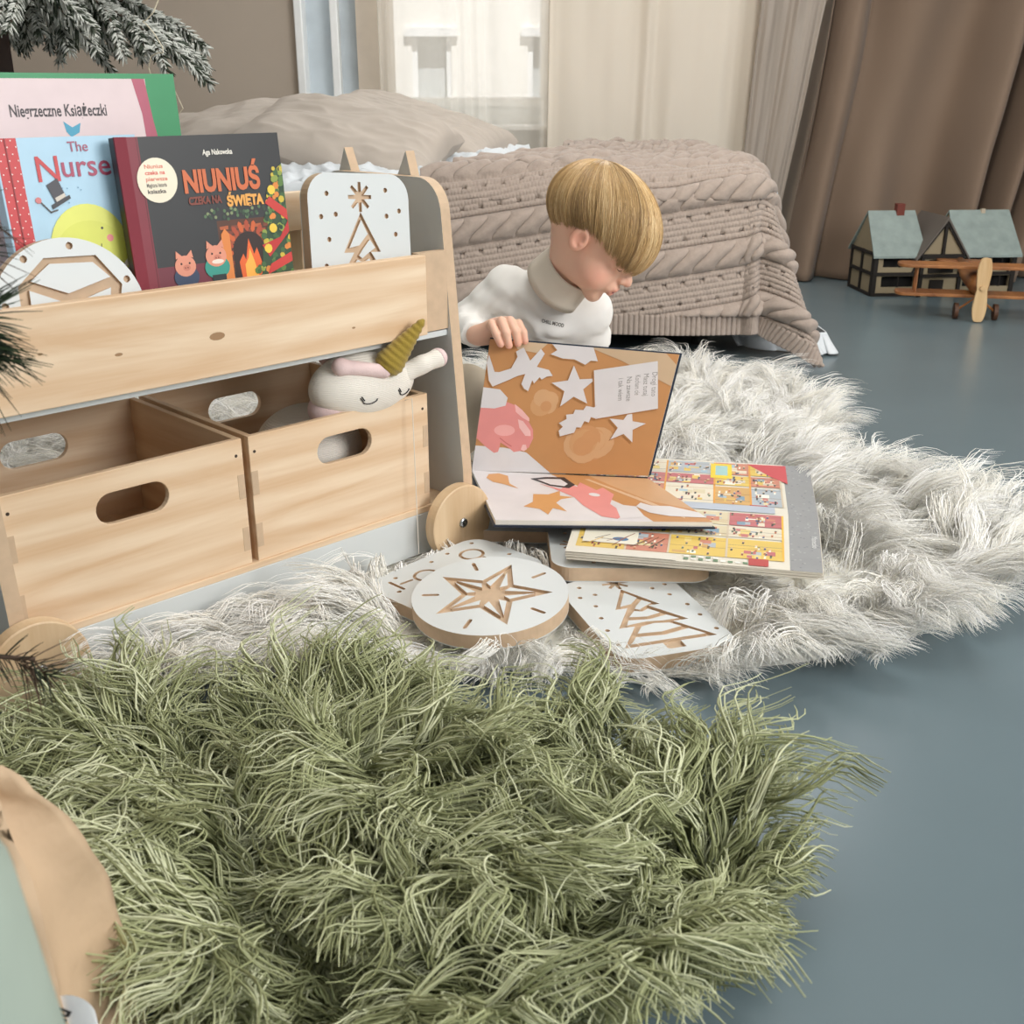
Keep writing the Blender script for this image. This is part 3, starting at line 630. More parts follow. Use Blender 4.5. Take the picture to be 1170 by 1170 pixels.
# round gift board standing left
RB = .090
hex_ = [(-.060, .034), (-.030, .066), (.030, .072), (.060, .040), (.050, -.02), (.0, -.05), (-.055, -.03)]
gift_isl = [[(-.046, .040), (-.024, .060), (.026, .064), (.046, .048), (-.004, .028)], [(-.048, .030), (-.010, .018), (-.004, -.040), (-.044, -.024)], [(.004, .018), (.046, .036), (.042, -.014), (.004, -.040)]]
gh = [hex_] + [circ(x, y, .0042, 10) for x, y in ((.072, .012), (-.075, .012), (.066, .046), (-.052, .064), (.0, .081), (-.078, -.02), (.05, -.06), (-.05, -.06))]
e = groove_board('gift_board', 'round white board with cut-out gift box, standing left in the bookshelf', circ(0, 0, RB, 56), gh, gift_isl, (0, 0, 0), (0, 0, 0), .018, 'wooden board')
e.matrix_world = Matrix.Translation(shp(-.566, .030, .4515)) @ Matrix.Rotation(R(45), 4, 'Z') @ Matrix.Rotation(R(82), 4, 'X') @ Matrix.Rotation(R(-8), 4, 'Z')

# star board lying on the rug
ro, ri = .081, .036; st = star(0, 0, ro, ri, 6 - 1, 90)
isl = []
for k in range(5):
    a = 90 + 72 * k; tip = Vector((math.cos(R(a)), math.sin(R(a)))); 
    for sg in (-1, 1):
        b = a + sg * 36; inn = Vector((math.cos(R(b)), math.sin(R(b))))
        tri = [tuple(tip * .070 ), tuple(inn * .033), tuple((tip + inn).normalized() * .014)]
        isl.append(inset(tri, .0030))
hs = [star(0, 0, .086, .039, 5, 90)] + [slot(.072 * math.cos(R(54 + 72 * k)), .072 * math.sin(R(54 + 72 * k)), .091 * math.cos(R(54 + 72 * k)), .091 * math.sin(R(54 + 72 * k)), .0055) for k in range(5)]
groove_board('star_board', 'round white board with cut-out five-point star, lying on the rug', circ(0, 0, .107, 64), hs, isl, (-.029, 1.350, .036), (R(5), R(-1), R(-20)), .022)
# board with rings (candy shapes) under the star board
hr = []
def ring_holes(x, y, r): return
ringo = [circ(-.035, .062, .020, 20), circ(-.032, -.030, .020, 20), circ(.04, .0, .020, 20)]
ringi = [circ(-.035, .062, .015, 20), circ(-.032, -.030, .015, 20), circ(.04, .0, .015, 20)]
dots = [circ(x, y, .0036, 10) for x, y in ((-.066, .040), (.01, .098), (-.062, .005), (.0, .03), (-.060, -.065), (-.066, .09), (.062, .06), (-.02, -.09))]
bars = [slot(-.013, .066, .006, .070, .005), slot(.006, .056, .018, .086, .005), slot(-.036, -.054, -.038, -.072, .005), slot(-.055, -.080, -.022, -.080, .005)]
groove_board('ring_board', 'white rounded board with cut-out rings, half hidden under the star board', rrect(.165, .225, .032, 8), ringo + dots + bars, ringi, (-.080, 1.452, .020), (R(3), R(-2), R(-46)), .02)
# tree board lying front right
h, i = tree_pattern(0, .01, 1.05)
groove_board('tree_board', 'white rounded board with cut-out Christmas tree, lying on the rug right of the star board', out_rr, h, i, (.178, 1.340, .012), (R(1), R(1), R(19)), .022)
# board under the picture board book
h, i = tree_pattern(-.0, .0, 1.0)
groove_board('tree_board', 'white rounded board lying flat beneath the open picture board book', rrect(.172, .232, .03, 8), h, i, (.172, 1.520, .035), (R(1), R(0), R(91)), .022)
ah = [slot(-.06 + .02 * k, -.09, -.05 + .022 * k, -.06 - .005 * (k % 2), .005) for k in range(6)] + [slot(-.05, -.04, .05, -.05, .005)]
groove_board('grooved_board', 'shaded grooved wooden board lying under the open storybook by the wheel', rrect(.172, .232, .03, 8), ah, [], (.035, 1.70, .020), (R(0), 0, R(86)), .02)

# ================================================ BOOKS
def book(name, label, W, H, T, M, cover_fn, cover_col, spine_col=None, spine_w=.012, page_col='#e8e2d4'):
    "closed hardback standing: local x width, y height, z thickness (front cover at z=0 facing -> +z)"
    e = empty(name, (0, 0, 0), 0, label, 'book', 'picture books in the bookshelf'); e.matrix_world = M
    c = MB(); c.box(0, W, 0, H, -.0025, 0); c.box(0, W, 0, H, -T, -T + .0025); c.box(-.0025, 0.001, 0, H, -T, 0)
    c.build('cover', [mat(cover_col, .4)], e, bevel=.0008)
    MB().box(.001, W - .004, .003, H - .003, -T + .0025, -.0025).build('pages', [mat(page_col, .8)], e)
    if spine_col: MB().box(-.003, spine_w, -.0002, H + .0002, -.0028, .0003).build('cloth_spine', [mat(spine_col, .7)], e)
    a = Art(W, H); cover_fn(a); a.build('cover_art', lambda x, y, h: Vector((x, y, h)), e); return e
def standM(s, t, z, lean, roll=0): return Matrix.Translation(shp(s, t, z)) @ Matrix.Rotation(R(45), 4, 'Z') @ Matrix.Rotation(R(90 - lean), 4, 'X') @ Matrix.Rotation(R(roll), 4, 'Z')
def wob(P, a, seed):
    rs = random.Random(seed); return [(x + rs.uniform(-a, a), y + rs.uniform(-a, a)) for x, y in P]
def pig(a, x, y, s, shirt, face='#d98f76', glasses=False):
    a.circ(x, y - .9 * s, 1.15 * s, shirt, .9 * s); a.poly([(x - .8 * s, y + .6 * s), (x - .7 * s, y + 1.25 * s), (x - .2 * s, y + .8 * s)], face); a.poly([(x + .8 * s, y + .6 * s), (x + .7 * s, y + 1.25 * s), (x + .2 * s, y + .8 * s)], face)
    a.circ(x, y, .95 * s, face, .85 * s); a.circ(x + .1 * s, y - .15 * s, .34 * s, '#c77a64', .25 * s)
    for dx in (-.03, .2): a.circ(x + dx * s, y - .15 * s, .06 * s, '#6b342a')
    for dx in (-.35, .4): a.circ(x + dx * s, y + .2 * s, .09 * s, '#2b1a16')
    if glasses:
        a.circ(x + .1 * s, y - .45 * s, .55 * s, '#e9d9cb', .18 * s)
def dark_cover(a):
    W, H = a.W, a.H
    a.rect(0, 0, W, H, '#2b2c2e'); a.rect(.012, 0, .026, H, '#7c2433'); a.rect(.0235, 0, .0245, H, '#54121f')
    a.rect(.026, 0, W * .55, .07 + .028, '#6c2836')
    a.off = (.020, .022)
    a.rect(.095, .06, .178, .125, '#54301f')
    for k in range(9):
        for j in range(5): a.poly(wob([(.098 + j * .016 + (k % 2) * .006, .064 + k * .0062), (.110 + j * .016 + (k % 2) * .006, .064 + k * .0062), (.110 + j * .016 + (k % 2) * .006, .0682 + k * .0062), (.098 + j * .016 + (k % 2) * .006, .0682 + k * .0062)], .0006, k * 7 + j), random.choice(['#7c3b2a', '#9c4c2e', '#7d3f2b', '#b05a33']))
    for k in range(11):
        an = R(180 - k * 18); a.poly(slot(.137 + .026 * math.cos(an), .084 + .028 * math.sin(an), .137 + .034 * math.cos(an), .084 + .037 * math.sin(an), .006, 2), ['#c65c2d', '#a8462a'][k % 2])
    a.poly([(.113, .05), (.113, .085)] + [(.137 + .024 * math.cos(R(180 - 18 * k)), .085 + .024 * math.sin(R(180 - 18 * k))) for k in range(11)] + [(.161, .05)], '#2a1713')
    a.poly([(.122, .05), (.120, .072), (.127, .082), (.130, .074), (.137, .100), (.143, .08), (.148, .088), (.153, .07), (.151, .05)], '#e0632a'); a.poly([(.128, .05), (.128, .068), (.134, .076), (.137, .088), (.142, .072), (.147, .05)], '#f5b04a')
    for k in range(46): a.circ(.078 + random.random() * .10, .127 + random.random() * .012 + .002 * math.sin(k), .0022, random.choice(['#3d5a3f', '#53704c', '#2f4433', '#7d8a62']), n=7)
    a.off = (0, .014)
    a.poly([(W, .20), (.205, .165), (.190, .125), (.178, .10), (.170, .05), (W, .05)], '#2f4a30')
    for k in range(110):
        y = .055 + random.random() * .14; x = W - random.random() * (.055 * (1 - (y - .05) / .16) + .008); a.circ(x, y, .0028 + .002 * random.random(), random.choice(['#3f6238', '#587a3c', '#25402b', '#c9b23f', '#8a9a45', '#d9863c']), n=7)
    a.poly([(.188, .150), (.196, .158), (W, .140), (W, .126)], '#c23a33'); a.poly([(.176, .098), (.186, .082), (W, .112), (W, .126), (.205, .106)], '#b92f2e'); a.poly([(.18, .06), (.186, .073), (W, .086), (W, .074)], '#c73b35')
    for x, y in ((.196, .118), (.20, .166), (.185, .093)): a.circ(x, y, .006, '#e5c445', n=9)
    a.off = (.018, .012)
    a.poly([(.098, .05), (.100, .118), (.106, .125), (.112, .118), (.112, .05)], '#d9823f')
    pig(a, .045, .085, .015, '#2f3f5a'); pig(a, .089, .093, .0155, '#2f9182', glasses=True); a.rect(.080, .052, .1, .070, '#1d2a2c')
    
    a.off = (0, 0)
    a.circ(.043, .200, .026, '#eadfc9', n=30)
    for k, c in enumerate(('#cf7a63', '#d0584b', '#cf7a63', '#5b544b', '#3d3833')): a.text(['Niunius', 'czeka na', 'pierwsze', 'Magiczna historia', 'ksiazka'][k], .028, .214 - k * .0072, .0064, c, .0002, width=.028 - .002 * abs(k - 2))
    a.text('Aga Nakowska', .108, .2265, .009, '#e9e4da', .0002, width=.042)
    a.text('NIUNIUŚ', .076, .184, .036, '#c9683d', .0016, width=.108)
    a.text('CZEKA NA', .080, .169, .0125, '#7c3a2c', .0006, width=.046); a.text('ŚWIĘTA', .133, .164, .017, '#e2a250', .001, width=.054)
book('dark_storybook', 'black Christmas storybook with dark red spine and fireplace picture, on the bookshelf', .220, .25, .016, standM(-.470, .028, .397, 5), dark_cover, '#2b2c2e', '#7c2433', .012)
def nurse_cover(a):
    W, H = a.W, a.H; a.rect(0, 0, W, H, '#a9cbe0'); a.rect(0, 0, .024, H, '#c23438')
    for k in range(90):
        i, j = k % 5, k // 5; a.circ(.003 + i * .0048, .006 + j * .0145 + (i % 2) * .007, .0009, '#f3d9d4', n=6)
    a.rect(.0105, 0, .0120, H, '#8f2228')
    a.text('The', .081, .2455, .016, '#a0506a', .0001, width=.024, xmax=W); a.text('ursery', .068, .218, .035, '#a3405c', .0003, xmax=W); a.text('N', .038, .214, .040, '#c13a3f', .0003)
    for k in range(26): a.circ(.035 + random.random() * .1, .10 + random.random() * .13, .0009, '#6f95b4', n=5)
    a.off = (-.030, .052)
    a.line([(.068, .140), (.078, .128), (.086, .130)], .0018, '#4a4646'); a.circ(.066, .142, .0035, '#cc7777')
    a.circ(.118, .083, .048, '#d9dc6a', .052, n=34); a.circ(.118, .076, .044, '#d2d65f', .040, n=30)
    a.poly([(.078, .158), (.092, .165), (.100, .140), (.087, .134)], '#3a3a42'); a.poly([(.080, .136), (.103, .146), (.104, .142), (.081, .131)], '#2f2f36'); a.poly([(.0855, .1435), (.0975, .1485), (.0985, .1445), (.087, .139)], '#c9c0b4')
    a.circ(.108, .086, .0016, '#333333'); a.circ(.135, .106, .0016, '#333333'); a.circ(.143, .094, .0042, '#e48a8a'); a.line([(.118, .084), (.123, .080), (.130, .082), (.131, .088)], .0013, '#5a5a2c')
    a.poly([(.108, .048), (.150, .066), (.166, .05), (.150, .03), (.118, .028)], '#c0323a'); a.poly([(.105, .03), (.150, .045), (.166, .035), (.166, 0), (.100, 0)], '#8aa94b'); a.poly([(.128, .064), (.136, .058), (.144, .066), (.152, .060), (.160, .068), (.160, .06), (.13, .05)], '#efe7df')
book('nursery_book', 'pale blue picture book with red polka-dot spine and round yellow figure', .166, .262, .02, standM(-.598, .052, .387, 6), nurse_cover, '#a9cbe0')
def pink_cover(a):
    W, H = a.W, a.H; a.rect(0, 0, W, H, '#d9c5c6'); a.rect(W - .040, 0, W, H, '#2f8a58')
    a.poly([(W - .058, H - .006), (W - .041, H - .006), (W - .036, H * .82), (W - .028, H * .66), (W - .020, H * .5), (W - .020, 0), (W - .05, 0), (W - .047, H * .6), (W - .05, H * .85)], '#ad5368'); a.rect(0, H - .006, W, H, '#2f8a58')
    a.circ(W - .047, H - .098, .0022, '#e8d5d5'); a.circ(W - .046, H - .106, .0032, '#e8d5d5', .006)
    a.text('Niegrzeczne Książeczki', W - .215, H - .048, .019, '#3c3438', .0004, width=.118)
    a.poly([(W - .153, H - .054), (W - .143, H - .061), (W - .132, H - .056), (W - .135, H - .067), (W - .146, H - .072), (W - .151, H - .066)], '#3f9ab8')
    for x in (.185, .115): a.poly([(W - x - .012, H - .20), (W - x - .012, H - .086)] + [(W - x + .012 * math.cos(R(180 - 20 * k)) , H - .086 + .010 * math.sin(R(180 - 20 * k))) for k in range(10)] + [(W - x + .012, H - .20)], '#2c2a30')
    a.rect(W - .118, H - .086, W - .085, H - .075, '#2c2a30')
book('pink_picture_book', 'large pink picture book with green border, tallest at the back of the bookshelf', .335, .315, .014, standM(-.672, .122, .402, 4), pink_cover, '#2f8a58')

# ---- open storybook held up by the child
PW, PH = .322, .232
F0, F1 = Vector((-.069, 1.786, .084)), Vector((.229, 1.735, .092)); G0, G1 = Vector((-.025, 1.528, .094)), Vector((.299, 1.515, .096)); T0, T1 = Vector((-.037, 1.834, .303)), Vector((.276, 1.775, .290))
ob = empty('open_storybook', (.09, 1.75, .05), 0, 'large open storybook with brown pages, held upright by the child', 'book'); off = -Vector((.09, 1.75, .05))
up = quadmap(F0 + off, F1 + off, T1 + off, T0 + off, PW, PH); lo = quadmap(G0 + off, G1 + off, F1 + off, F0 + off, PW, PH)
NAVY = mat('#1f2a3c', .35); PAPER = mat('#ebe5da', .8)
slab(lambda x, y, h: up(x * 1.018 - .002, y * 1.012, h), PW, PH, -.012, -.009).build('back_cover', [NAVY], ob)
slab(up, PW, PH, -.009, 0).build('upright_pages', [PAPER], ob)
slab(lambda x, y, h: lo(x * 1.018 - .003, y * 1.01 - .003, h), PW, PH, -.010, -.007).build('front_cover', [NAVY], ob)
slab(lo, PW, PH, -.007, 0).build('flat_pages', [PAPER], ob)
MB().tube([F0 + off - Vector((0, -.005, .009)), F1 + off - Vector((0, -.005, .009))], .005, 10).build('spine', [NAVY], ob)
a = Art(PW, PH); BR = '#c28b58'; PINK = '#e08f8a'; WH = '#dad5d5'
a.rect(0, 0, PW, PH, BR)
for x, y, r, n_ in ((.112, .128, .026, 9), (.205, .055, .042, 14)):
    for k in range(n_): a.circ(x + random.uniform(-1, 1) * r * .35, y + random.uniform(-1, 1) * r * .35, r * random.uniform(.35, .75), random.choice(['#cc9a6a', '#d0a276', '#c99363']), n=14)
a.poly([(.17, PH), (.30, PH), (PW, PH - .02), (PW, PH - .06), (.23, PH - .02)], '#c9ad8d')
a.poly([(.04, PH), (.10, PH), (.085, PH - .018), (.05, PH - .014)], '#cdb292')
a.poly([(0, .045), (0, 0), (.145, 0), (.12, .018), (.095, .036), (.055, .043)], WH)
a.poly([(0, .142), (.03, .140), (.045, .125), (.06, .12), (.084, .100), (.100, .078), (.103, .062), (.098, .045), (.09, .040), (.082, .038), (.072, .036), (.062, .043), (.045, .052), (.045, .044), (.043, .035), (.036, .033), (.02, .043), (0, .058)], PINK)
a.poly([(0, .148), (.030, .146), (.046, .132), (.044, .118), (.025, .112), (0, .112)], WH)
a.poly([(.060, .122), (.075, .112), (.090, .098), (.091, .092), (.078, .098), (.064, .108)], '#efb7b2')
a.circ(.049, .074, .019, '#edaaa5', .010); a.poly([(.070, .095), (.080, .092), (.096, .075), (.098, .066), (.088, .066), (.075, .080)], '#f0bdb8')
a.poly([(.086, .05), (.092, .05), (.095, .042), (.09, .038), (.084, .041)], '#f0bdb8'); a.line([(.043, .060), (.055, .052), (.066, .046)], .0016, '#c76f6c')
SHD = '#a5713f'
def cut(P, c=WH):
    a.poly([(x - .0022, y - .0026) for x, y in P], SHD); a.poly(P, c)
cut([(.002, .205), (.016, .176), (.024, .176), (.044, .184), (.052, .205), (.048, .214), (.060, .222), (.075, .200), (.090, .222), (.098, .214), (.088, .190), (.110, .186), (.118, .176), (.108, .174), (.100, .168), (.096, .172), (.088, .160), (.084, .166), (.080, .146), (.072, .150), (.066, .158), (.070, .176), (.058, .172), (.040, .162), (.016, .150), (.008, .160), (0, .19)])
cut([(.108, PH), (.118, .222), (.108, .214), (.130, .208), (.150, .208), (.170, .200), (.178, .208), (.190, .208), (.178, PH)])
cut(star(.158, .158, .040, .017, 5, 100)); cut(star(.262, .092, .034, .014, 5, 85))
cut(rotP([(-.062, -.044), (.048, -.044), (.056, .046), (-.05, .046)], 17) and [(x + .252, y + .160) for x, y in rotP([(-.058, -.044), (.048, -.044), (.050, .046), (-.056, .046)], 14)])
for k in range(5): a.text(['Drogi tato', 'Masz tutaj', 'Kocham cie', 'Na zawsze', 'i tak wiem'][k], .285 - k * .0135, .196 - k * .004, .0125, '#8b8784', 0, rot=R(-80), width=.045 - .004 * (k % 3))
cut([(.222, .122), (.206, .104), (.198, .106), (.196, .096), (.188, .098), (.184, .086), (.176, .086), (.174, .076), (.150, .068), (.146, .078), (.152, .086), (.144, .092), (.156, .100), (.154, .108), (.166, .110), (.168, .118), (.182, .118), (.186, .126), (.200, .124), (.206, .132)])
a.build('page_art', up, ob)
a = Art(PW, PH); a.rect(0, 0, PW, PH, WH)
a.poly([(.145, PH), (PW, PH), (PW, 0), (.235, 0), (.228, .05), (.205, .11), (.175, .17)], BR); a.poly([(.215, PH), (PW, PH), (PW, .06), (.27, .10), (.235, .18)], '#cba078')
for k in range(8): a.poly([(.20 + .008 * k, .21 - .015 * k), (.208 + .008 * k, .212 - .015 * k), (.25 + .006 * k, .13 - .015 * k), (.246 + .006 * k, .12 - .015 * k)], '#d6b392')
a.poly([(.028, .215), (.048, .222), (.062, .21), (.056, .17), (.066, .145), (.045, .165), (.028, .175), (.020, .195)], '#d39a60')
a.poly([(.055, .06), (.075, .082), (.085, .120), (.11, .12), (.135, .14), (.128, .115), (.150, .11), (.125, .098), (.112, .08), (.118, .04), (.10, .055), (.085, .025), (.078, .05)], '#d39a60')
a.poly([(.108, .175), (.125, .155), (.150, .11), (.152, .07), (.165, .02), (.185, .01), (.205, .03), (.198, .08), (.222, .13), (.216, .165), (.20, .15), (.185, .19), (.172, .165), (.16, .18), (.14, .15)], PINK)
a.poly([(.10, .20), (.125, .165), (.155, .155), (.172, .175), (.165, .215), (.13, .212)], '#2c2b31'); a.poly([(.112, .196), (.128, .172), (.150, .165), (.160, .178), (.155, .203), (.132, .202)], WH)
a.circ(.188, .125, .009, WH); a.poly([(.205, .08), (.235, .07), (.23, .02), (.19, .01)], WH)
a.poly([(.235, .07), (.25, .09), (.262, .075), (.29, .075), (PW, .045), (PW, .02), (.27, .025), (.245, .04)], WH)
a.build('page_art', lo, ob)

# ---- open board book with busy town pictures
bb = empty('picture_board_book', (.31, 1.65, .075), 0, 'open board book with crowded colourful town pictures, lying right of the storybook', 'book'); off = -Vector((.31, 1.65, .075))
A0, B0, B1, A1 = Vector((.076, 1.440, .080)), Vector((.430, 1.380, .074)), Vector((.479, 1.592, .074)), Vector((.112, 1.650, .079))
C1, C0 = Vector((.528, 1.842, .074)), Vector((.15, 1.890, .078))
BW, BH = .365, .24
q1 = quadmap(A0 + off, B0 + off, B1 + off, A1 + off, BW, BH); q2 = quadmap(A1 + off, q1(BW, BH), C1 + off, C0 + off, BW, BH)
CARD = mat('#cfc8ba', .7); CARD2 = mat('#8d8779', .7)
m_ = MB(); slab(q1, BW, BH, -.003, 0, m_, 0)
for k in range(1, 3): slab(lambda x, y, h, k=k: q1(x + .0012 * k, y - .0012 * k, h), BW, BH, -.0005 - .0036 * k - .0022, -.0005 - .0036 * k + .0004, m_, 0)
m_.build('lower_pages', [CARD], bb)
m_ = MB(); slab(q2, BW, BH, -.003, 0, m_, 0)
for k in range(1, 3): slab(lambda x, y, h, k=k: q2(x + .0012 * k, y - .0008 * k, h), BW, BH, -.0005 - .0036 * k - .0022, -.0005 - .0036 * k + .0004, m_, 0)
m_.build('upper_pages', [CARD], bb)
def town(a, seed, flip):
    rs = random.Random(seed); W, H = a.W, a.H; a.rect(0, 0, W, H, '#d9d3c4'); a.rect(W - .045, 0, W, H, '#8f9091')
    for k in range(60): a.circ(W - rs.random() * .043, rs.random() * H, .002, rs.choice(['#7b7c7f', '#a3a4a4', '#8a8b8d']), n=6)
    if seed == 5: a.text('Miasteczko', W - .012, H * .62, .012, '#d8d8d6', 0, rot=R(-90), width=.05)
    cols = ['#d8b95a', '#dcc67c', '#b9676a', '#c4806a', '#d8cb9c', '#c99f5f', '#aab2b8', '#d9b95f', '#bf7270', '#cfc3a2', '#d8cfba']
    x = .012
    while x < W - .06:
        w_ = rs.uniform(.05, .085); w_ = min(w_, W - .05 - x)
        for (y0, y1) in ((.03, .11), (.118, .165), (.172, .232)):
            c = rs.choice(cols); a.rect(x, y0, x + w_ - .003, y1, c)
            for k in range(int(8)):
                bx = x + rs.uniform(.002, max(.003, w_ - .022)); by = rs.uniform(y0, y1 - .02); a.rect(bx, by, min(bx + rs.uniform(.006, .02), x + w_ - .003), by + rs.uniform(.006, .02), rs.choice(cols + ['#9fb8c4', '#efe9da', '#7a95a8']))
            for k in range(14):
                bx = x + rs.uniform(.002, max(.003, w_ - .01)); by = rs.uniform(y0, y1 - .012); a.poly([(bx, by), (bx + .003, by + .0005), (bx + .0035, by + .009), (bx + .0005, by + .009)], rs.choice(['#46597a', '#8a3b36', '#5a6a52', '#3d3a38', '#b0693f', '#e9e2d4'])); a.circ(bx + .002, by + .0105, .0022, rs.choice(['#e0b092', '#3d3029', '#d9c3a0']), n=6)
            for k in range(2): yy = rs.uniform(y0 + .01, y1 - .005); a.rect(x, yy, x + w_ - .003, yy + .0011, rs.choice(['#8f6a45', '#6c6a68', '#b7814e']))
        a.rect(x + w_ - .003, .03, x + w_, .232, rs.choice(['#d8983a', '#c9b9a0', '#e5b43f'])); x += w_
    for k in range(14): a.rect(.17 + .0105 * (k % 9), .008 + .010 * (k // 9), .177 + .0105 * (k % 9), .015 + .010 * (k // 9), '#e7e7df' if k % 2 else '#6d8b6a')
    a.rect(.262, .004, .29, .032, '#b3413d'); a.rect(0, .0, .16, .022, '#d7d2c6')
a = Art(BW, BH); town(a, 5, 0); a.rect(.02, .05, .10, .11, '#dfd9c8'); a.circ(.075, .07, .012, '#3f6f97', .008)
for k in range(12): a.line([(.02 + k * .009, .04 + .03 * random.random()), (.04 + k * .009, .05 + .05 * random.random())], .0018, random.choice(['#5b4a3a', '#8b5a45', '#d2a73b']))
a.build('lower_art', q1, bb)
a = Art(BW, BH); town(a, 9, 1); a.rect(.20, .15, .235, .225, '#e5c82f'); a.rect(.208, .165, .228, .215, '#9cc3c0'); a.poly([(.26, .232), (.325, .232), (.325, .14), (.30, .17)], '#c24a4f'); a.rect(.16, .0, .30, .028, '#aeb6c2')
a.build('upper_art', q2, bb)

# ================================================ UNICORN PLUSH
def lw(s, t, z): return tuple(shp(s, t, z))
un = empty('plush_unicorn', shp(-.15, .07, .10), 0, 'knitted white unicorn plush with mustard horn, peeking out of a box', 'soft toy'); uo = Vector(un.location)
KW = bpy.data.materials.new('white_knit'); KW.use_nodes = True; N = KW.node_tree.nodes; L = KW.node_tree.links; b = N['Principled BSDF']; b.inputs['Base Color'].default_value = lin('#e6e0d6'); b.inputs['Roughness'].default_value = .9
tc = N.new('ShaderNodeTexCoord'); wv = N.new('ShaderNodeTexWave'); wv.bands_direction = 'Z'; wv.inputs['Scale'].default_value = 130; wv.inputs['Distortion'].default_value = 1.0; L.new(tc.outputs['Object'], wv.inputs[0]); bu = N.new('ShaderNodeBump'); bu.inputs['Strength'].default_value = .5; bu.inputs['Distance'].default_value = .001; L.new(wv.outputs['Fac'], bu.inputs['Height']); L.new(bu.outputs[0], b.inputs['Normal'])
def local(p): return np.array(Vector(p) - uo)
Rz = np.array(Matrix.Rotation(R(45), 3, 'Z'))
def ublob(fn, lo_, hi_, res, name, m, parent=un):
    V, F = nets(fn, lo_, hi_, res); return mesh_np(name, V, F, [m], parent)
hc = local(shp(-.145, .034, .297)); bodyc = local(shp(-.185, .125, .185))
def fn(G):
    d = s_ell(G, hc, (.090, .048, .050), Rz); d = su(d, s_ell(G, bodyc, (.085, .075, .07), Rz), .02)
    return d
ublob(fn, (-.22, -.22, -.02), (.24, .24, .26), .004, 'body', KW)
mz = local(shp(-.192, .040, .268)); PKN = mat('#dcc3c1', .9, name='pink_knit', bump=(700, .4, .002))
ublob(lambda G: s_ell(G, mz, (.042, .034, .030), Rz), mz - .07, mz + .07, .003, 'muzzle', PKN)
ha, hb = local(shp(-.126, -.010, .334)), local(shp(-.086, -.034, .388))
def hornf(G):
    d = s_cap(G, ha, hb, .0215, .0055); ab = np.array(hb) - np.array(ha); L_ = np.linalg.norm(ab); t = ((G[0] - ha[0]) * ab[0] + (G[1] - ha[1]) * ab[1] + (G[2] - ha[2]) * ab[2]) / L_
    return d + .0008 * np.sin(t * 700)
ublob(hornf, np.minimum(ha, hb) - .04, np.maximum(ha, hb) + .03, .002, 'horn', mat('#97802f', .95, bump=(500, .5, .002), sheen=.3))
ea, ebb = local(shp(-.200, .010, .335)), local(shp(-.140, -.012, .322))
V_, F_ = nets(lambda G: su(s_cap(G, ea, ebb, .011, .010), s_sph(G, ea, .012), .005), np.minimum(ea, ebb) - .03, np.maximum(ea, ebb) + .03, .002); mesh_np('ear', V_, F_, [PKN], un)
e2a, e2b = local(shp(-.15, .075, .318)), local(shp(-.17, .09, .328)); V_, F_ = nets(lambda G: s_cap(G, e2a, e2b, .012, .009), np.minimum(e2a, e2b) - .03, np.maximum(e2a, e2b) + .03, .0025); mesh_np('ear', V_, F_, [PKN], un)
aa, am, ab_ = local(shp(-.085, .012, .305)), local(shp(-.060, .002, .315)), local(shp(-.032, -.004, .322))
V_, F_ = nets(lambda G: su(s_cap(G, aa, am, .015, .0125), s_cap(G, am, ab_, .0115, .0145), .01), np.minimum(aa, ab_) - .03, np.maximum(aa, ab_) + .03, .0022); mesh_np('arm', V_, F_, [KW], un)
V_, F_ = nets(lambda G: np.maximum(s_sph(G, ab_, .0152), -((G[0] - ab_[0]) * (.7071) + (G[1] - ab_[1]) * .7071 + .3 * (G[2] - ab_[2]) + .0)), ab_ - .03, ab_ + .03, .002); mesh_np('hoof', V_, F_, [PKN], un)
def on_head(ds, dz):
    # point on the front surface of the head ellipsoid
    k = 1 - (ds / .090) ** 2 - (dz / .050) ** 2; dt = -.048 * math.sqrt(max(.02, k)) - .001; return Vector(hc) + Vector(shp(ds, dt, 0)) - SO + Vector((0, 0, dz))
for s0 in (-.022, .046):
    q = MB(); q.tube([on_head(s0 + .012 * math.cos(R(180 + 22.5 * k)), -.012 + .006 * math.sin(R(180 + 22.5 * k))) for k in range(9)], .0009, 5)
    for k in (0, 1): q.tube([on_head(s0 - .012 + .003 * k, -.012), on_head(s0 - .016 + .002 * k, -.007 + .002 * k)], .0008, 4)
    q.build('stitched_eye', [mat('#242226', .7)], un)
th = MB(); th.tube([shp(-.094, .0, .268), shp(-.094, -.016, .274), shp(-.0945, -.018, .2), shp(-.095, -.02, .10), shp(-.099, -.026, .03)], .0007, 5)
tag(th.build('thread', [mat('#d8d2c8', .8)]), 'thin white thread hanging over the front of the unicorn\'s box', 'thread')

# ================================================ CHILD
child = empty('person', (.02, 2.08, 0), 0, 'blond toddler in a white turtleneck sitting on the rug holding a book', 'person'); co = Vector(child.location)
def cl(p): return np.array(p, float) - np.array(co)
V3 = lambda *a: np.array(a, float)
pel, chest, nb = cl((.03, 2.12, .13)), cl((.050, 2.02, .28)), cl((.072, 1.945, .366))
RSh, LSh = cl((-.020, 1.975, .362)), cl((.138, 1.965, .325)); REl, RWr = cl((-.085, 1.985, .300)), cl((-.062, 1.868, .302)); LEl, LWr = cl((.150, 2.01, .215)), cl((.115, 1.915, .13))
hipR, kneR, ankR = cl((-.015, 2.12, .10)), cl((-.082, 1.945, .185)), cl((-.065, 2.02, .05)); hipL, kneL, ankL = cl((.08, 2.12, .09)), cl((.20, 1.975, .075)), cl((.10, 1.92, .05))
hcw = (.143, 1.862, .479); HC = cl(hcw)
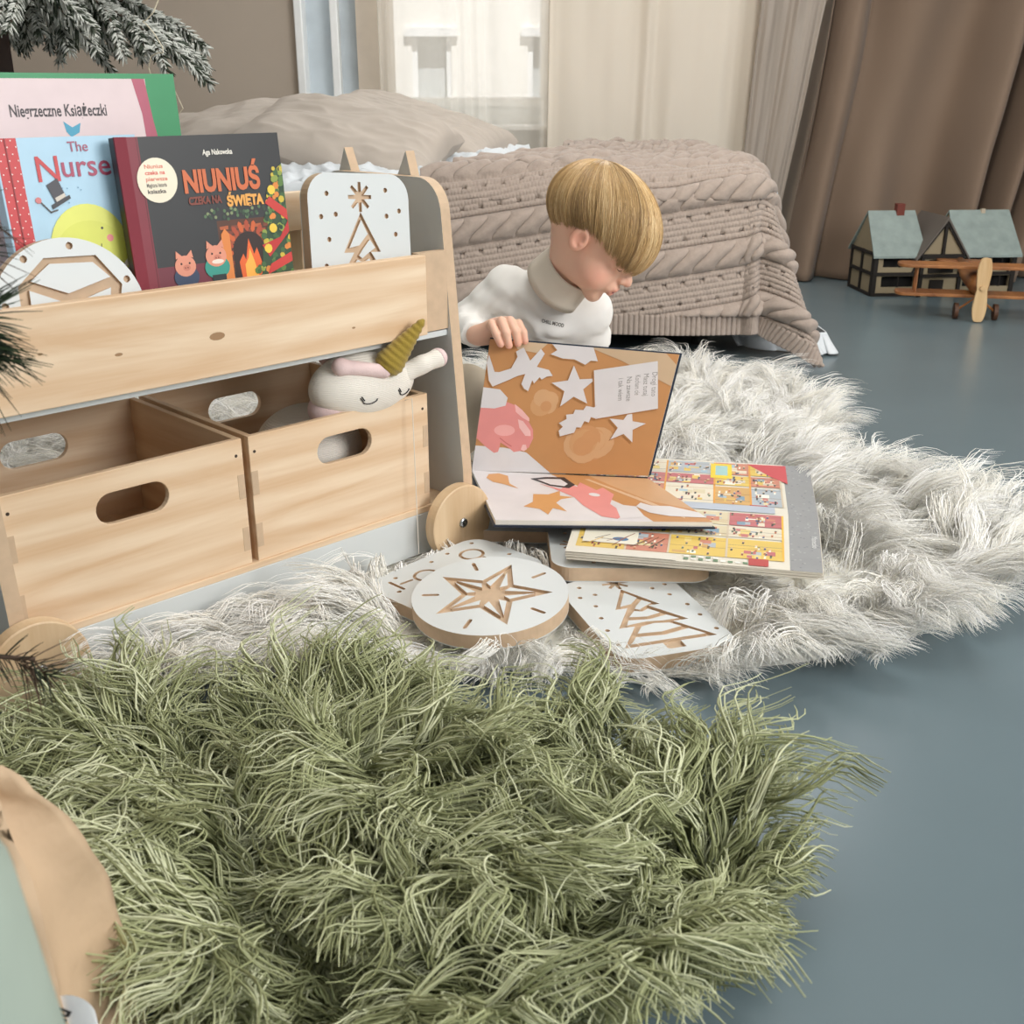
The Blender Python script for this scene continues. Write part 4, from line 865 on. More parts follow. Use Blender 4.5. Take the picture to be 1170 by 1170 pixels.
def torso(G, g=0):
    d = s_cap(G, pel, chest, .080 + g, .072 + g); d = su(d, s_cap(G, RSh + V3(.02, 0, -.02), LSh + V3(-.025, 0, -.01), .046 + g, .046 + g), .05); d = su(d, s_cap(G, chest, nb, .062 + g, .036 + g), .04)
    return d
def arms(G, g=0):
    d = s_cap(G, RSh, REl, .034 + g, .028 + g); d = su(d, s_cap(G, REl, RWr, .027 + g, .018 + g * 1.0), .012)
    e = s_cap(G, LSh, LEl, .034 + g, .028 + g); e = su(e, s_cap(G, LEl, LWr, .026 + g, .018 + g), .012); return np.minimum(d, e)
def legs(G, g=0):
    d = su(s_cap(G, hipR, kneR, .054 + g, .040 + g), s_cap(G, kneR, ankR, .038 + g, .027 + g), .008); e = su(s_cap(G, hipL, kneL, .054 + g, .040 + g), s_cap(G, kneL, ankL, .036 + g, .026 + g), .012); return np.minimum(d, e)
def bodyf(G):
    d = su(torso(G, -.006), arms(G, -.006), .02); d = su(d, legs(G, -.008), .02)
    nk = HC - .012 * np.array(list(fwd)) - .060 * np.array(list(up1)) + .014 * np.array(list(lf)); d = su(d, s_cap(G, nb, nk, .036, .031), .02)
    for an, tip in ((ankR, cl((-.03, 1.93, .035))), (ankL, cl((.04, 1.90, .045)))): d = su(d, s_cap(G, an, tip, .024, .019), .01)
    d = su(d, s_cap(G, LWr, LWr + V3(-.03, -.015, -.035), .016, .014), .008)
    return d
skin = lin('#e3b79f')[:3]
SKINM = vcol_mat('skin', .5, .18)
# head in its own frame: x forward, y left, z up
fwd = Vector((.715, -.270, -.645)).normalized(); up0 = Vector((.604, -.22, .766)); lf = up0.cross(fwd).normalized(); up1 = fwd.cross(lf).normalized(); HM = np.array([list(fwd), list(lf), list(up1)])   # rows
V1, F1_ = nets(bodyf, (-.20, -.30, -.0), (.30, .22, .46), .005)
def headf(G):
    d = s_ell(G, (-.010, 0, .018), (.092, .073, .077)); d = su(d, s_ell(G, (.022, 0, -.036), (.057, .052, .056)), .022)
    for s in (-1, 1): d = su(d, s_sph(G, (.044, s * .031, -.046), .0275), .016)
    d = su(d, s_sph(G, (.062, 0, -.083), .0150), .018); d = su(d, s_ell(G, (.056, 0, .022), (.030, .050, .035)), .02)
    for s in (-1, 1): d = ssub(d, s_ell(G, (.088, s * .031, -.004), (.014, .019, .011)), .012)
    for s in (-1, 1): d = su(d, s_ell(G, (.0665, s * .030, -.006), (.0125, .0145, .0115)), .004)
    d = su(d, s_cap(G, (.078, 0, .002), (.088, 0, -.024), .006, .0078), .012); d = su(d, s_sph(G, (.0935, 0, -.0290), .0083), .007)
    for s in (-1, 1): d = su(d, s_sph(G, (.086, s * .0085, -.032), .0055), .005)
    for s in (-1, 1): d = ssub(d, s_sph(G, (.0915, s * .0048, -.0385), .0022), .002)
    d = su(d, s_ell(G, (.076, 0, -.052), (.013, .021, .013)), .010)
    d = su(d, s_cap(G, (.0875, -.009, -.050), (.0875, .009, -.050), .0042), .004); d = su(d, s_cap(G, (.084, -.008, -.0605), (.084, .008, -.0605), .0050), .004)
    d = ssub(d, s_cap(G, (.0905, -.012, -.0552), (.0905, .012, -.0552), .0016), .002)
    d = su(d, s_cap(G, (-.022, .002, -.040), (-.006, .024, -.088), .037, .033), .02)
    for s in (-1, 1):
        c = (-.004, s * .073, -.012); e = s_ell(G, c, (.0155, .0065, .0215)); e = ssub(e, s_ell(G, (c[0] + .002, c[1] + s * .006, c[2] + .001), (.009, .0055, .013)), .003); e = su(e, s_sph(G, (c[0] + .008, c[1] + s * .001, c[2] - .004), .0035), .003); d = su(d, e, .004)
    return d
Vh, Fh = nets(headf, (-.12, -.095, -.14), (.115, .095, .11), .0022)
tone = np.tile(np.array(skin), (len(Vh), 1)); x, y, z = Vh.T
def blend(mask, c): 
    global tone
    tone = tone * (1 - mask[:, None]) + np.array(lin(c)[:3]) * mask[:, None]
g_ = lambda cx, cy, cz, r: np.exp(-(((x - cx) ** 2 + (np.abs(y) - cy) ** 2 + (z - cz) ** 2) / r ** 2))
blend(.55 * g_(.052, .045, -.042, .024), '#dd8f7c'); blend(.55 * g_(-.004, .078, -.012, .024), '#d98f7a'); blend(.45 * g_(.094, 0, -.03, .010), '#dd9280')
lipm = np.exp(-(((z + .0555) / .0085) ** 2) ** 2) * np.exp(-((y / .0150) ** 2) ** 2) * (x > .08); blend(.85 * lipm, '#c46a62')
blend(.9 * np.exp(-(((z + .0552) / .0016) ** 2)) * (np.abs(y) < .012) * (x > .08), '#5a2a28')
VhW = Vh @ HM + HC
# hand: joints in world space
fing = [((-.036, 1.852, .322), (-.034, 1.828, .330), (-.026, 1.814, .315), (-.019, 1.8125, .299), .0074),
        ((-.024, 1.852, .327), (-.018, 1.826, .335), (-.010, 1.813, .318), (-.005, 1.8125, .297), .0076),
        ((-.010, 1.854, .328), (-.003, 1.828, .335), (.006, 1.815, .320), (.010, 1.814, .300), .0074),
        ((.002, 1.856, .324), (.011, 1.832, .330), (.019, 1.819, .318), (.022, 1.8165, .303), .0068)]
wr = V3(-.062, 1.868, .302)
def handf(G):
    d = s_cap(G, cl(wr + V3(-.006, .03, -.002)), cl(wr), .0185, .0165)
    for i, f_ in enumerate(fing):
        a0, a1, a2, a3, r = f_; d = su(d, s_cap(G, cl(wr + V3(.006 + .002 * i, -.004, .006 - .004 * abs(i - 1.5))), cl(a0), .0125, .0095), .009)
    e = None
    for a0, a1, a2, a3, r in fing:
        q = su(su(s_cap(G, cl(a0), cl(a1), r * 1.12, r * 1.04), s_cap(G, cl(a1), cl(a2), r * 1.02, r * .97), .002), s_cap(G, cl(a2), cl(a3), r * .97, r * .84), .002); d = su(d, q, .0022)
    t = su(s_cap(G, cl(wr + V3(.008, .002, -.006)), cl((-.030, 1.862, .296)), .011, .009), s_cap(G, cl((-.030, 1.862, .296)), cl((-.008, 1.856, .292)), .0085, .007), .004); return su(d, t, .006)
Vf, Ff = nets(handf, cl((-.10, 1.79, .26)), cl((.05, 1.92, .36)), .0016)
n1, n2 = len(V1), len(Vh)
tb = np.tile(np.array(skin), (n1, 1)); tf = np.tile(np.array(skin), (len(Vf), 1)) 
zt = np.array([cl(f_[3]) for f_ in fing]); dd = np.min(np.linalg.norm(Vf[:, None] - zt[None], axis=2), axis=1); mk = .5 * np.exp(-(dd / .009) ** 2)[:, None]; tf = tf * (1 - mk) + np.array(lin('#dd8f7c')[:3]) * mk
bo = mesh_np('body', np.concatenate([V1, VhW, Vf]), np.concatenate([F1_, Fh + n1, Ff + n1 + n2]), [SKINM], child); set_colors(bo, np.concatenate([tb, tone, tf]))
# shirt
hemz = .085
def shirtf(G):
    d = su(torso(G, .003), arms(G, .004), .022)
    nz = vnoise(G[0] + .5 * G[2], G[2] * 1.2 - G[1] * .6, 9, 31, 2); fold = np.exp(-((s_cap(G, RSh, REl, .001)) / .05) ** 2)
    d = d - .0050 * nz - .0026 * np.sin(G[2] * 150 + G[0] * 70 + 4 * nz) * np.exp(-((G[2] - .20) / .07) ** 2) - .0018 * np.sin((G[0] * .8 + G[2] * .6) * 190 + 3 * nz) * np.exp(-(((G[0] - .02) / .05) ** 2 + ((G[2] - .31) / .06) ** 2)) - .0040 * np.exp(-((s_cap(G, REl, REl + V3(.001, 0, 0), .001)) / .045) ** 2) * np.sin(G[1] * 260 + G[2] * 120) - .0022 * fold * np.sin((G[0] - G[2]) * 210)
    pn = (G[0] - HC[0]) * 0 + G[2]
    # cut at cuff, hem and inside
    dirw = (RWr - REl) / np.linalg.norm(RWr - REl); cut = (G[0] - RWr[0]) * dirw[0] + (G[1] - RWr[1]) * dirw[1] + (G[2] - RWr[2]) * dirw[2] + .004; near = s_sph(G, RWr, .06); d = np.maximum(d, np.where(near < 0, cut, -1))
    dirl = (LWr - LEl) / np.linalg.norm(LWr - LEl); cut = (G[0] - LWr[0]) * dirl[0] + (G[1] - LWr[1]) * dirl[1] + (G[2] - LWr[2]) * dirl[2] + .004; near = s_sph(G, LWr, .06); d = np.maximum(d, np.where(near < 0, cut, -1))
    return np.maximum(d, hemz - G[2] + 0 * pn)
V, F = nets(shirtf, (-.20, -.26, .07), (.24, .16, .46), .004); SHT = mat('#ece9e4', .85, name='white_jersey', bump=(900, .15, .001), sheen=.1)
shirt = mesh_np('shirt', V, F, [SHT], child)
# turtleneck collar: elliptical tube folded over
cn = Vector((.60, -.38, .70)).normalized(); c0 = Vector(cl((.098, 1.906, .408))); e1 = (Vector(cl((.119, 1.858, .366))) - Vector(cl((.071, 1.955, .462)))).normalized(); e1 = (e1 - cn * e1.dot(cn)).normalized(); e2 = cn.cross(e1)
V = []; n = 48; prof = [(-.048, 1.12), (-.036, 1.10), (-.022, 1.07), (-.006, 1.035), (.002, 1.02), (.006, .99), (.004, .95), (-.004, .93), (-.03, .93)]
for i in range(n):
    t = 2 * PI * i / n; 
    for (d_, k) in prof: V.append(c0 + cn * (d_ + .0012 * math.sin(3 * t)) + e1 * (.0535 * k * math.cos(t)) + e2 * (.045 * k * math.sin(t)) + cn * .004 * math.cos(2 * t))
m_ = len(prof); F = [(i * m_ + j, ((i + 1) % n) * m_ + j, ((i + 1) % n) * m_ + j + 1, i * m_ + j + 1) for i in range(n) for j in range(m_ - 1)]
col = mesh_py('collar', V, F, [mat('#d5cabb', .85, name='ribbed_collar', bump=(500, .2, .001))], child, True); col.modifiers.new('s', 'SOLIDIFY').thickness = .003; col['label'] = 'folded beige collar'
# chest lettering
def chest_pt(u_, v_):
    p = Vector(cl((.070, 1.9, .312))) + Vector((.94, -.1, -.22)).normalized() * u_ + Vector((.2, .3, .93)).normalized() * v_; o_ = Vector(p) + Vector((-.02, -.25, .02)); dr = (Vector(p) - o_).normalized(); t_ = 0
    for _ in range(40):
        x_ = o_ + dr * t_; d_ = float(shirtf([np.array([x_.x]), np.array([x_.y]), np.array([x_.z])])[0]); t_ += d_ * .9
        if d_ < .0003: break
    return x_ - dr * .0009
tv, tf_ = text2d('CHILL MOOD', .0105, .0002); wmax = max(v[0] for v in tv); k_ = .040 / wmax
mesh_py('lettering', [chest_pt(x_ * k_ - .02, y_ * .9) for x_, y_ in tv], tf_, [mat('#6f6b66', .8)], shirt)
# trousers
V, F = nets(lambda G: np.maximum(su(legs(G, .004), s_cap(G, pel + V3(0, 0, -.03), pel + V3(0, 0, .0), .084), .02) - .002 * vnoise(G[0], G[2] + G[1], 9, 5, 2), G[2] - .235), (-.18, -.24, -.0), (.30, .16, .24), .005)
mesh_np('trousers', V, F, [mat('#cfc2ad', .9, name='beige_cotton', bump=(600, .2, .001))], child)
for an, tip in ((ankR, cl((-.03, 1.93, .035))), (ankL, cl((.04, 1.90, .045)))):
    V, F = nets(lambda G: s_cap(G, an, tip, .0265, .0215), np.minimum(an, tip) - .04, np.maximum(an, tip) + .04, .004); mesh_np('sock', V, F, [SHT], child)
# hair: cap plus combed strands
HX = [-.11, -.07, -.03, .0, .02, .04, .065, .10]; HZ = [-.032, -.028, .000, .012, .017, .012, .006, .001]
zend = lambda x, y: np.interp(x, HX, HZ)
def hairsurf(D, lift):
    "point on the hair shell in direction D from the skull centre"
    bulge = .007 * np.clip(D[..., 0], 0, 1)[..., None] * np.array([1., .3, 0]); rad = np.array([.101, .0815, .086]) + lift[..., None] + bulge; k = 1 / np.sqrt(((D / rad) ** 2).sum(-1)); return D * k[..., None] + np.array([-.008, 0, .018])
def capf(G):
    d = s_ell(G, (-.008, 0, .018), (.098, .0785, .083)); cutz = np.interp(G[0], HX, [z_ + .008 for z_ in HZ]) - G[2]
    d = np.maximum(d, cutz); return np.maximum(d, -s_ell(G, (-.008, 0, .016), (.088, .069, .072)))
V, F = nets(capf, (-.12, -.1, -.06), (.11, .1, .115), .003)
hair = mesh_np('hair', V @ HM + HC, F, [mat('#a98a60', .7, name='blond_scalp')], child)
NS = 15000; pole = np.array([-.62, .12, .77]); pole /= np.linalg.norm(pole); pa = np.cross(pole, [1, 0, 0.]); pa /= np.linalg.norm(pa); pb = np.cross(pole, pa)
phi = RS.rand(NS) * 2 * PI; K = 14; lock = np.round(phi * 26 / PI) ; phi = phi + .18 * (lock * PI / 26 - phi) * RS.rand(NS)
th_ = np.linspace(.02, 2.7, 90); D = pole * np.cos(th_)[None, :, None] + (pa * np.cos(phi)[:, None, None] + pb * np.sin(phi)[:, None, None]) * np.sin(th_)[None, :, None]
Sx = hairsurf(D, np.zeros(D.shape[:2])); lk = .003 * np.sin(lock * 2.3)[:, None] + .002 * np.sin(lock * 5.1)[:, None]; below = Sx[..., 2] < zend(Sx[..., 0], Sx[..., 1]) + lk + RS.normal(0, .004, (NS, 1)) + (np.abs(RS.normal(0, .012, (NS, 1))) * (RS.rand(NS, 1) < .3)); first = np.argmax(below, 1); tend = th_[first] + .02
t0 = tend * RS.rand(NS) * .75; t0[:NS // 3] = .005 + .12 * RS.rand(NS // 3); t1 = tend
tt = t0[:, None] + (t1 - t0)[:, None] * np.linspace(0, 1, K)[None]
wav = phi[:, None] + .02 * np.sin(tt * 5 + RS.rand(NS, 1) * 6) + .05 * (RS.rand(NS, 1) - .5) * (tt / 2) + .03 * np.sin(tt * 2.2 + phi[:, None] * 3)
D = pole * np.cos(tt)[..., None] + (pa * np.cos(wav)[..., None] + pb * np.sin(wav)[..., None]) * np.sin(tt)[..., None]
e_ = np.linspace(0, 1, K)[None]; lift = (RS.rand(NS, 1) * .0045 - .0015 + .0008 * np.sin(lock * 1.9)[:, None]) * (.3 + .7 * np.sin(np.clip(tt / 1.2, 0, 1) * PI / 2)) - .0075 * np.clip((tt / tend[:, None] - .6) / .4, 0, 1) ** 1.6 * (1 - np.clip((D[..., 0] - .35) * 2, 0, 1))
P = hairsurf(D, lift); rr = np.interp(e_, [0, .15, .7, 1], [.5, 1, .9, .25]) * (.00042 + .0002 * RS.rand(NS, 1))
SV, SF = strands(P @ HM + HC, rr); pick = np.clip(np.round(1.4 + .7 * np.sin(phi * 6) + .6 * np.sin(phi * 29 + 2 * np.sin(phi * 5)) + RS.normal(0, .8, NS)), 0, 3).astype(int); mi = np.repeat(pick, (K - 1) * 3)
hm = []
for c in ('#9c7d55', '#b1905f', '#c3a070', '#d6ba8c'):
    m = bpy.data.materials.new('blond_hair'); m.use_nodes = True; b = m.node_tree.nodes['Principled BSDF']; b.inputs['Base Color'].default_value = lin(c); b.inputs['Roughness'].default_value = .38; b.inputs['Specular IOR Level'].default_value = .6; hm.append(m)
mesh_np('hair_strands', SV, SF, hm, hair, True, mi)
# closed-down lashes and brows
q = MB()
def fs(x, y, z): return Vector(np.array([x, y, z]) @ HM + HC)
def onface(y, z, lift=.0004):
    lo_, hi_ = .03, .12
    for _ in range(30):
        mid = (lo_ + hi_) / 2; d = float(headf([np.array([mid]), np.array([y]), np.array([z])])[0])
        if d < 0: lo_ = mid
        else: hi_ = mid
    return fs(lo_ + lift, y, z)
for s in (-1, 1): q = MB(); q.tube([onface(s * (.019 + .0028 * k), -.0125 - .0025 * math.sin(PI * k / 8)) for k in range(9)], [.0003, .0006, .0009, .001, .001, .001, .0009, .0007, .0003], 5); q.build('eyelash', [mat('#4d382b', .7)], child)
for s in (-1, 1): q = MB(); q.tube([onface(s * (.016 + .004 * k), .0075 + .003 * math.sin(PI * k / 6)) for k in range(7)], [.0003, .0009, .0012, .0012, .001, .0008, .0003], 5); q.build('eyebrow', [mat('#a07a52', .8)], child)

# ================================================ FLOCKED CHRISTMAS TREE (upper left)
GRN = mat('#3b4436', .8, name='needles'); FLK = mat('#cdcfc8', .95, name='flocking'); BARK = mat('#4a3b30', .9, bump=(90, .6, .004))
def needle_branch(pts, n, ln, r, rad0, spread=1.0, droop=0, rs=RS, side=False):
    "needles around a polyline; returns strands"
    pts = np.array(pts, float); seg = np.linalg.norm(np.diff(pts, axis=0), axis=1); cum = np.concatenate([[0], np.cumsum(seg)]); t = rs.rand(n) * cum[-1]
    B = np.stack([np.interp(t, cum, pts[:, i]) for i in range(3)], 1); k = np.clip(np.searchsorted(cum, t) - 1, 0, len(seg) - 1); T = np.diff(pts, axis=0)[k]; T /= np.linalg.norm(T, axis=1, keepdims=True)
    rnd = rs.normal(size=(n, 3)); rnd -= (rnd * T).sum(1, keepdims=True) * T; rnd /= np.linalg.norm(rnd, axis=1, keepdims=True)
    d = T * (.9) + rnd * spread; d /= np.linalg.norm(d, axis=1, keepdims=True); l = ln * (.6 + .6 * rs.rand(n, 1)); s = np.linspace(0, 1, 4)[None, :, None]
    P = B[:, None] + d[:, None] * l[:, None] * s + np.array([0, 0, -1.]) * droop * l[:, None] * s ** 2
    return P, np.tile(np.array([.9, 1, .8, .25]) * r, (n, 1))
tr = empty('christmas_tree', (-1.21, 2.72, 0), 0, 'snow-flocked artificial Christmas tree with drooping branches, top left', 'Christmas tree')
MB().tube([(0, 0, .2), (0, 0, 1.75)], [.022, .012], 12).build('trunk', [BARK], tr, True)
MB().tube([(0, 0, .0), (0, 0, .02), (0, 0, .26), (0, 0, .28)], [.11, .12, .13, .12], 28).build('pot', [mat('#5a3a32', .7)], tr)
MB().box(-.045, .045, -.045, .045, .28, .83).build('trunk_sleeve', [mat('#3c2a24', .8)], tr, bevel=.006)
rs = np.random.RandomState(3)
def tree_branch(root, dirn, L_, droop, dens=1.0):
    pts = [np.array(root) + np.array(dirn) * L_ * s + np.array([0, 0, -droop * s * s]) for s in np.linspace(0, 1, 7)]; Ps = []; Rs_ = []; tw = MB(); tw.tube([tuple(p) for p in pts], [.006, .0055, .005, .004, .0035, .003, .002], 6)
    P, r_ = needle_branch(pts, int(260 * dens * L_ / .4), .026, .0028, 0, 1.0, .15, rs); Ps.append(P); Rs_.append(r_)
    for s in (.25, .4, .55, .7, .82, .92):
        for sd in (-1, 1):
            b = np.array(root) + np.array(dirn) * L_ * s + np.array([0, 0, -droop * s * s]); side = np.cross(dirn, [0, 0, 1.]) * sd; l2 = L_ * (.46 - .28 * s) + .04
            d2 = np.array(dirn) * .75 + side * .65 + np.array([0, 0, -.15 - .45 * rs.rand()]); d2 /= np.linalg.norm(d2); p2 = [b + d2 * l2 * q_ + np.array([0, 0, -.05 * q_ * q_]) for q_ in np.linspace(0, 1, 4)]; tw.tube([tuple(p) for p in p2], [.004, .003, .0025, .0015], 5)
            P, r_ = needle_branch(p2, int(150 * dens * l2 / .12), .023, .0030, 0, .9, .2, rs); Ps.append(P); Rs_.append(r_)
    P = np.concatenate(Ps); r_ = np.concatenate(Rs_); SV, SF = strands(P, r_)
    fl = (rs.rand(len(P)) < .66 + .25 * (P[:, 2, 2] > P[:, 0, 2])).astype(int); b_ = tw.build('branch', [BARK], tr); mesh_np('branch_needles', SV, SF, [GRN, FLK], b_, True, np.repeat(fl, 9))
for k in range(11):
    a_ = 2 * PI * k / 11 + .25; tree_branch((0, 0, .93), (math.cos(a_), math.sin(a_), .08), .43 + .06 * math.sin(k * 2.1), .13 + .05 * math.sin(k * 3.3))
for k in range(9):
    a_ = 2 * PI * k / 9 + .5; tree_branch((0, 0, 1.10), (math.cos(a_), math.sin(a_), .10), .42, .14, .8)
for z_, n_, l_ in ((1.28, 8, .33), (1.45, 7, .24), (1.6, 6, .15)):
    for k in range(n_): a_ = 2 * PI * k / n_ + z_; tree_branch((0, 0, z_), (math.cos(a_), math.sin(a_), .15), l_, .08, .6)
wire = MB().tube([(.50 + .02 * math.sin(i * .9), -.36 + .012 * math.cos(i), .88 - .012 * i + .01 * math.sin(i * 1.3)) for i in range(14)] + [(.52, -.33, .70), (.53, -.31, .66), (.50, -.30, .63)], .0012, 5); wire.build('light_wire', [mat('#cfc6ae', .4)], tr)

# ================================================ PINE SAPLING at the left edge
pt = empty('pine_tree', (-.86, .80, 0), 0, 'dark green long-needled pine branches reaching in from the left edge', 'pine tree')
MB().tube([(0, 0, .12), (.01, 0, .5), (0, .01, .95)], [.018, .014, .008], 10).build('trunk', [BARK], pt, True)
MB().tube([(0, 0, 0), (0, 0, .01), (0, 0, .17), (0, 0, .18)], [.07, .075, .095, .09], 28).build('pot', [mat('#6a5a4c', .8)], pt)
PG = mat('#2b3d22', .6, name='pine_needles'); PG2 = mat('#1a2716', .6, name='pine_needles_dark'); PB = mat('#4d3a2a', .7, name='dry_needles'); rs = np.random.RandomState(9)
def pine_branch(pts, whorls, n, ln, mats_, spread=.9, r=.00065):
    b_ = MB().tube([tuple(p) for p in pts], [.005 - .0035 * i / (len(pts) - 1) for i in range(len(pts))], 7).build('branch', [BARK], pt, True); Ps = []
    for w_ in whorls: P, r_ = needle_branch(w_, n, ln, r, 0, spread, .12, rs); Ps.append((P, r_))
    P = np.concatenate([p for p, _ in Ps]); r_ = np.concatenate([q_ for _, q_ in Ps]); SV, SF = strands(P, r_); mesh_np('needles', SV, SF, mats_, b_, True, np.repeat(rs.randint(0, len(mats_), len(P)), 9))
def pw(x, y, z): return (x + .86, y - .80, z)
pine_branch([pw(-.85, .8, .50), pw(-.60, .79, .52), pw(-.46, .78, .545), pw(-.375, .78, .545)], [[pw(-.47, .78, .545), pw(-.38, .78, .545)], [pw(-.42, .78, .55), pw(-.385, .77, .52)]], 190, .055, [PG, PG2], .8, .0008)
pine_branch([pw(-.85, .8, .54), pw(-.6, .8, .58), pw(-.46, .8, .615), pw(-.385, .80, .625)], [[pw(-.46, .8, .612), pw(-.385, .80, .625)], [pw(-.42, .8, .61), pw(-.385, .79, .59)]], 80, .045, [PG2, PB], 1.0)
pine_branch([pw(-.85, .8, .3), pw(-.6, .79, .28), pw(-.44, .78, .275), pw(-.385, .78, .27)], [[pw(-.42, .78, .272), pw(-.382, .78, .268)], [pw(-.40, .78, .268), pw(-.375, .78, .255)]], 34, .035, [PB, PG2], 1.2, .0006)

# ================================================ PAPER BAG and the pale edge
bg = empty('paper_bag', (-.400, .60, 0), 0, 'crumpled brown kraft paper bag with round white sticker, lower left corner', 'paper bag')
KR = mat('#c0a587', .75, name='kraft_paper', bump=(7, .7, .02), var=(9, .06))
ring = []; nz_ = 26; prf = []
for j in range(nz_):
    zf = j / (nz_ - 1); z_ = .285 * zf; wx = .118 - .030 * zf ** 1.5; wy = .050 * (1 - .75 * max(0, (zf - .55) / .45) ** 1.2)
    for i in range(64):
        t = i / 64 * 4; sd = int(t); f_ = t - sd
        x_, y_ = [(-wx + 2 * wx * f_, -wy), (wx, -wy + 2 * wy * f_), (wx - 2 * wx * f_, wy), (-wx, wy - 2 * wy * f_)][sd]
        if sd == 1 or sd == 3: x_ += (-1 if sd == 1 else 1) * .030 * math.sin(PI * f_) * zf
        c_ = .0035 * math.sin(x_ * 90 + z_ * 60) * math.sin(z_ * 47 + x_ * 13) + .0045 * max(0, zf - .6) * math.sin(x_ * 230 + z_ * 160); prf.append((x_ - .035 * max(0, zf - .72) * (x_ > 0) * 1.8, y_ + c_, z_ - (.018 * max(0, (-x_ + .13)) / .26 * (zf > .9)) + (.004 * math.sin(i * 1.7) if j == nz_ - 1 else 0)))
F = [(j * 64 + i, j * 64 + (i + 1) % 64, (j + 1) * 64 + (i + 1) % 64, (j + 1) * 64 + i) for j in range(nz_ - 1) for i in range(64)] + [tuple(range(64))[::-1]]
o = mesh_py('bag', prf, F, [KR], bg, True); o.modifiers.new('s', 'SOLIDIFY').thickness = .0012
st_ = MB().add([(x, -.0490, y) for x, y in circ(.110, .132, .0165, 32)] + [(x, -.0535, y) for x, y in circ(.112, .088, .0185, 32)], [tuple(range(32, 64)), tuple(range(32))[::-1]] + [(i, (i + 1) % 32, 32 + (i + 1) % 32, 32 + i) for i in range(32)]).build('sticker', [mat('#eff0f2', .4)], bg)
tv, tf_ = text2d('Ziu', .019, .0006); mesh_py('sticker_print', [(.103 + x * .8 * math.cos(R(60)) - y * math.sin(R(60)), -.0539, .122 + x * .8 * math.sin(R(60)) + y * math.cos(R(60))) for x, y in tv], tf_, [mat('#26262a', .6)], st_)
tag(MB().tube([(-.315, .30, .0), (-.315, .30, .03), (-.268, .30, .34), (-.270, .30, .41), (-.283, .30, .455), (-.315, .30, .48)], [.13, .135, .096, .09, .07, .01], 48).build('storage_basket', [mat('#939f94', .8)], None, True), 'blurred pale sage-green rounded basket edge in the lower left foreground', 'basket')

# ================================================ FUR RUGS
OBST = []   # zones where the pile is pressed flat: (cx, cy, hx, hy, angle)
def zone(X, Y, grow=0):
    q = np.full(X.shape, 9.)
    for cx, cy, hx, hy, an in ZN:
        ca, sa = math.cos(R(an)), math.sin(R(an)); u_ = (X - cx) * ca + (Y - cy) * sa; v_ = -(X - cx) * sa + (Y - cy) * ca; q = np.minimum(q, np.maximum(np.abs(u_) - hx, np.abs(v_) - hy))
    return q
def press(X, Y): return np.clip(.15 + zone(X, Y) / .04, .15, 1)
c_ = shp(-.35, .17, 0); ZN = [(c_.x, c_.y, .36, .165, 45), (-.029, 1.35, .085, .085, 0), (-.08, 1.452, .07, .10, -46), (.178, 1.345, .075, .105, 19), (.175, 1.535, .105, .075, 0), (.03, 1.70, .11, .09, 0), (.30, 1.60, .18, .21, 12), (.04, 2.03, .15, .17, 0)]
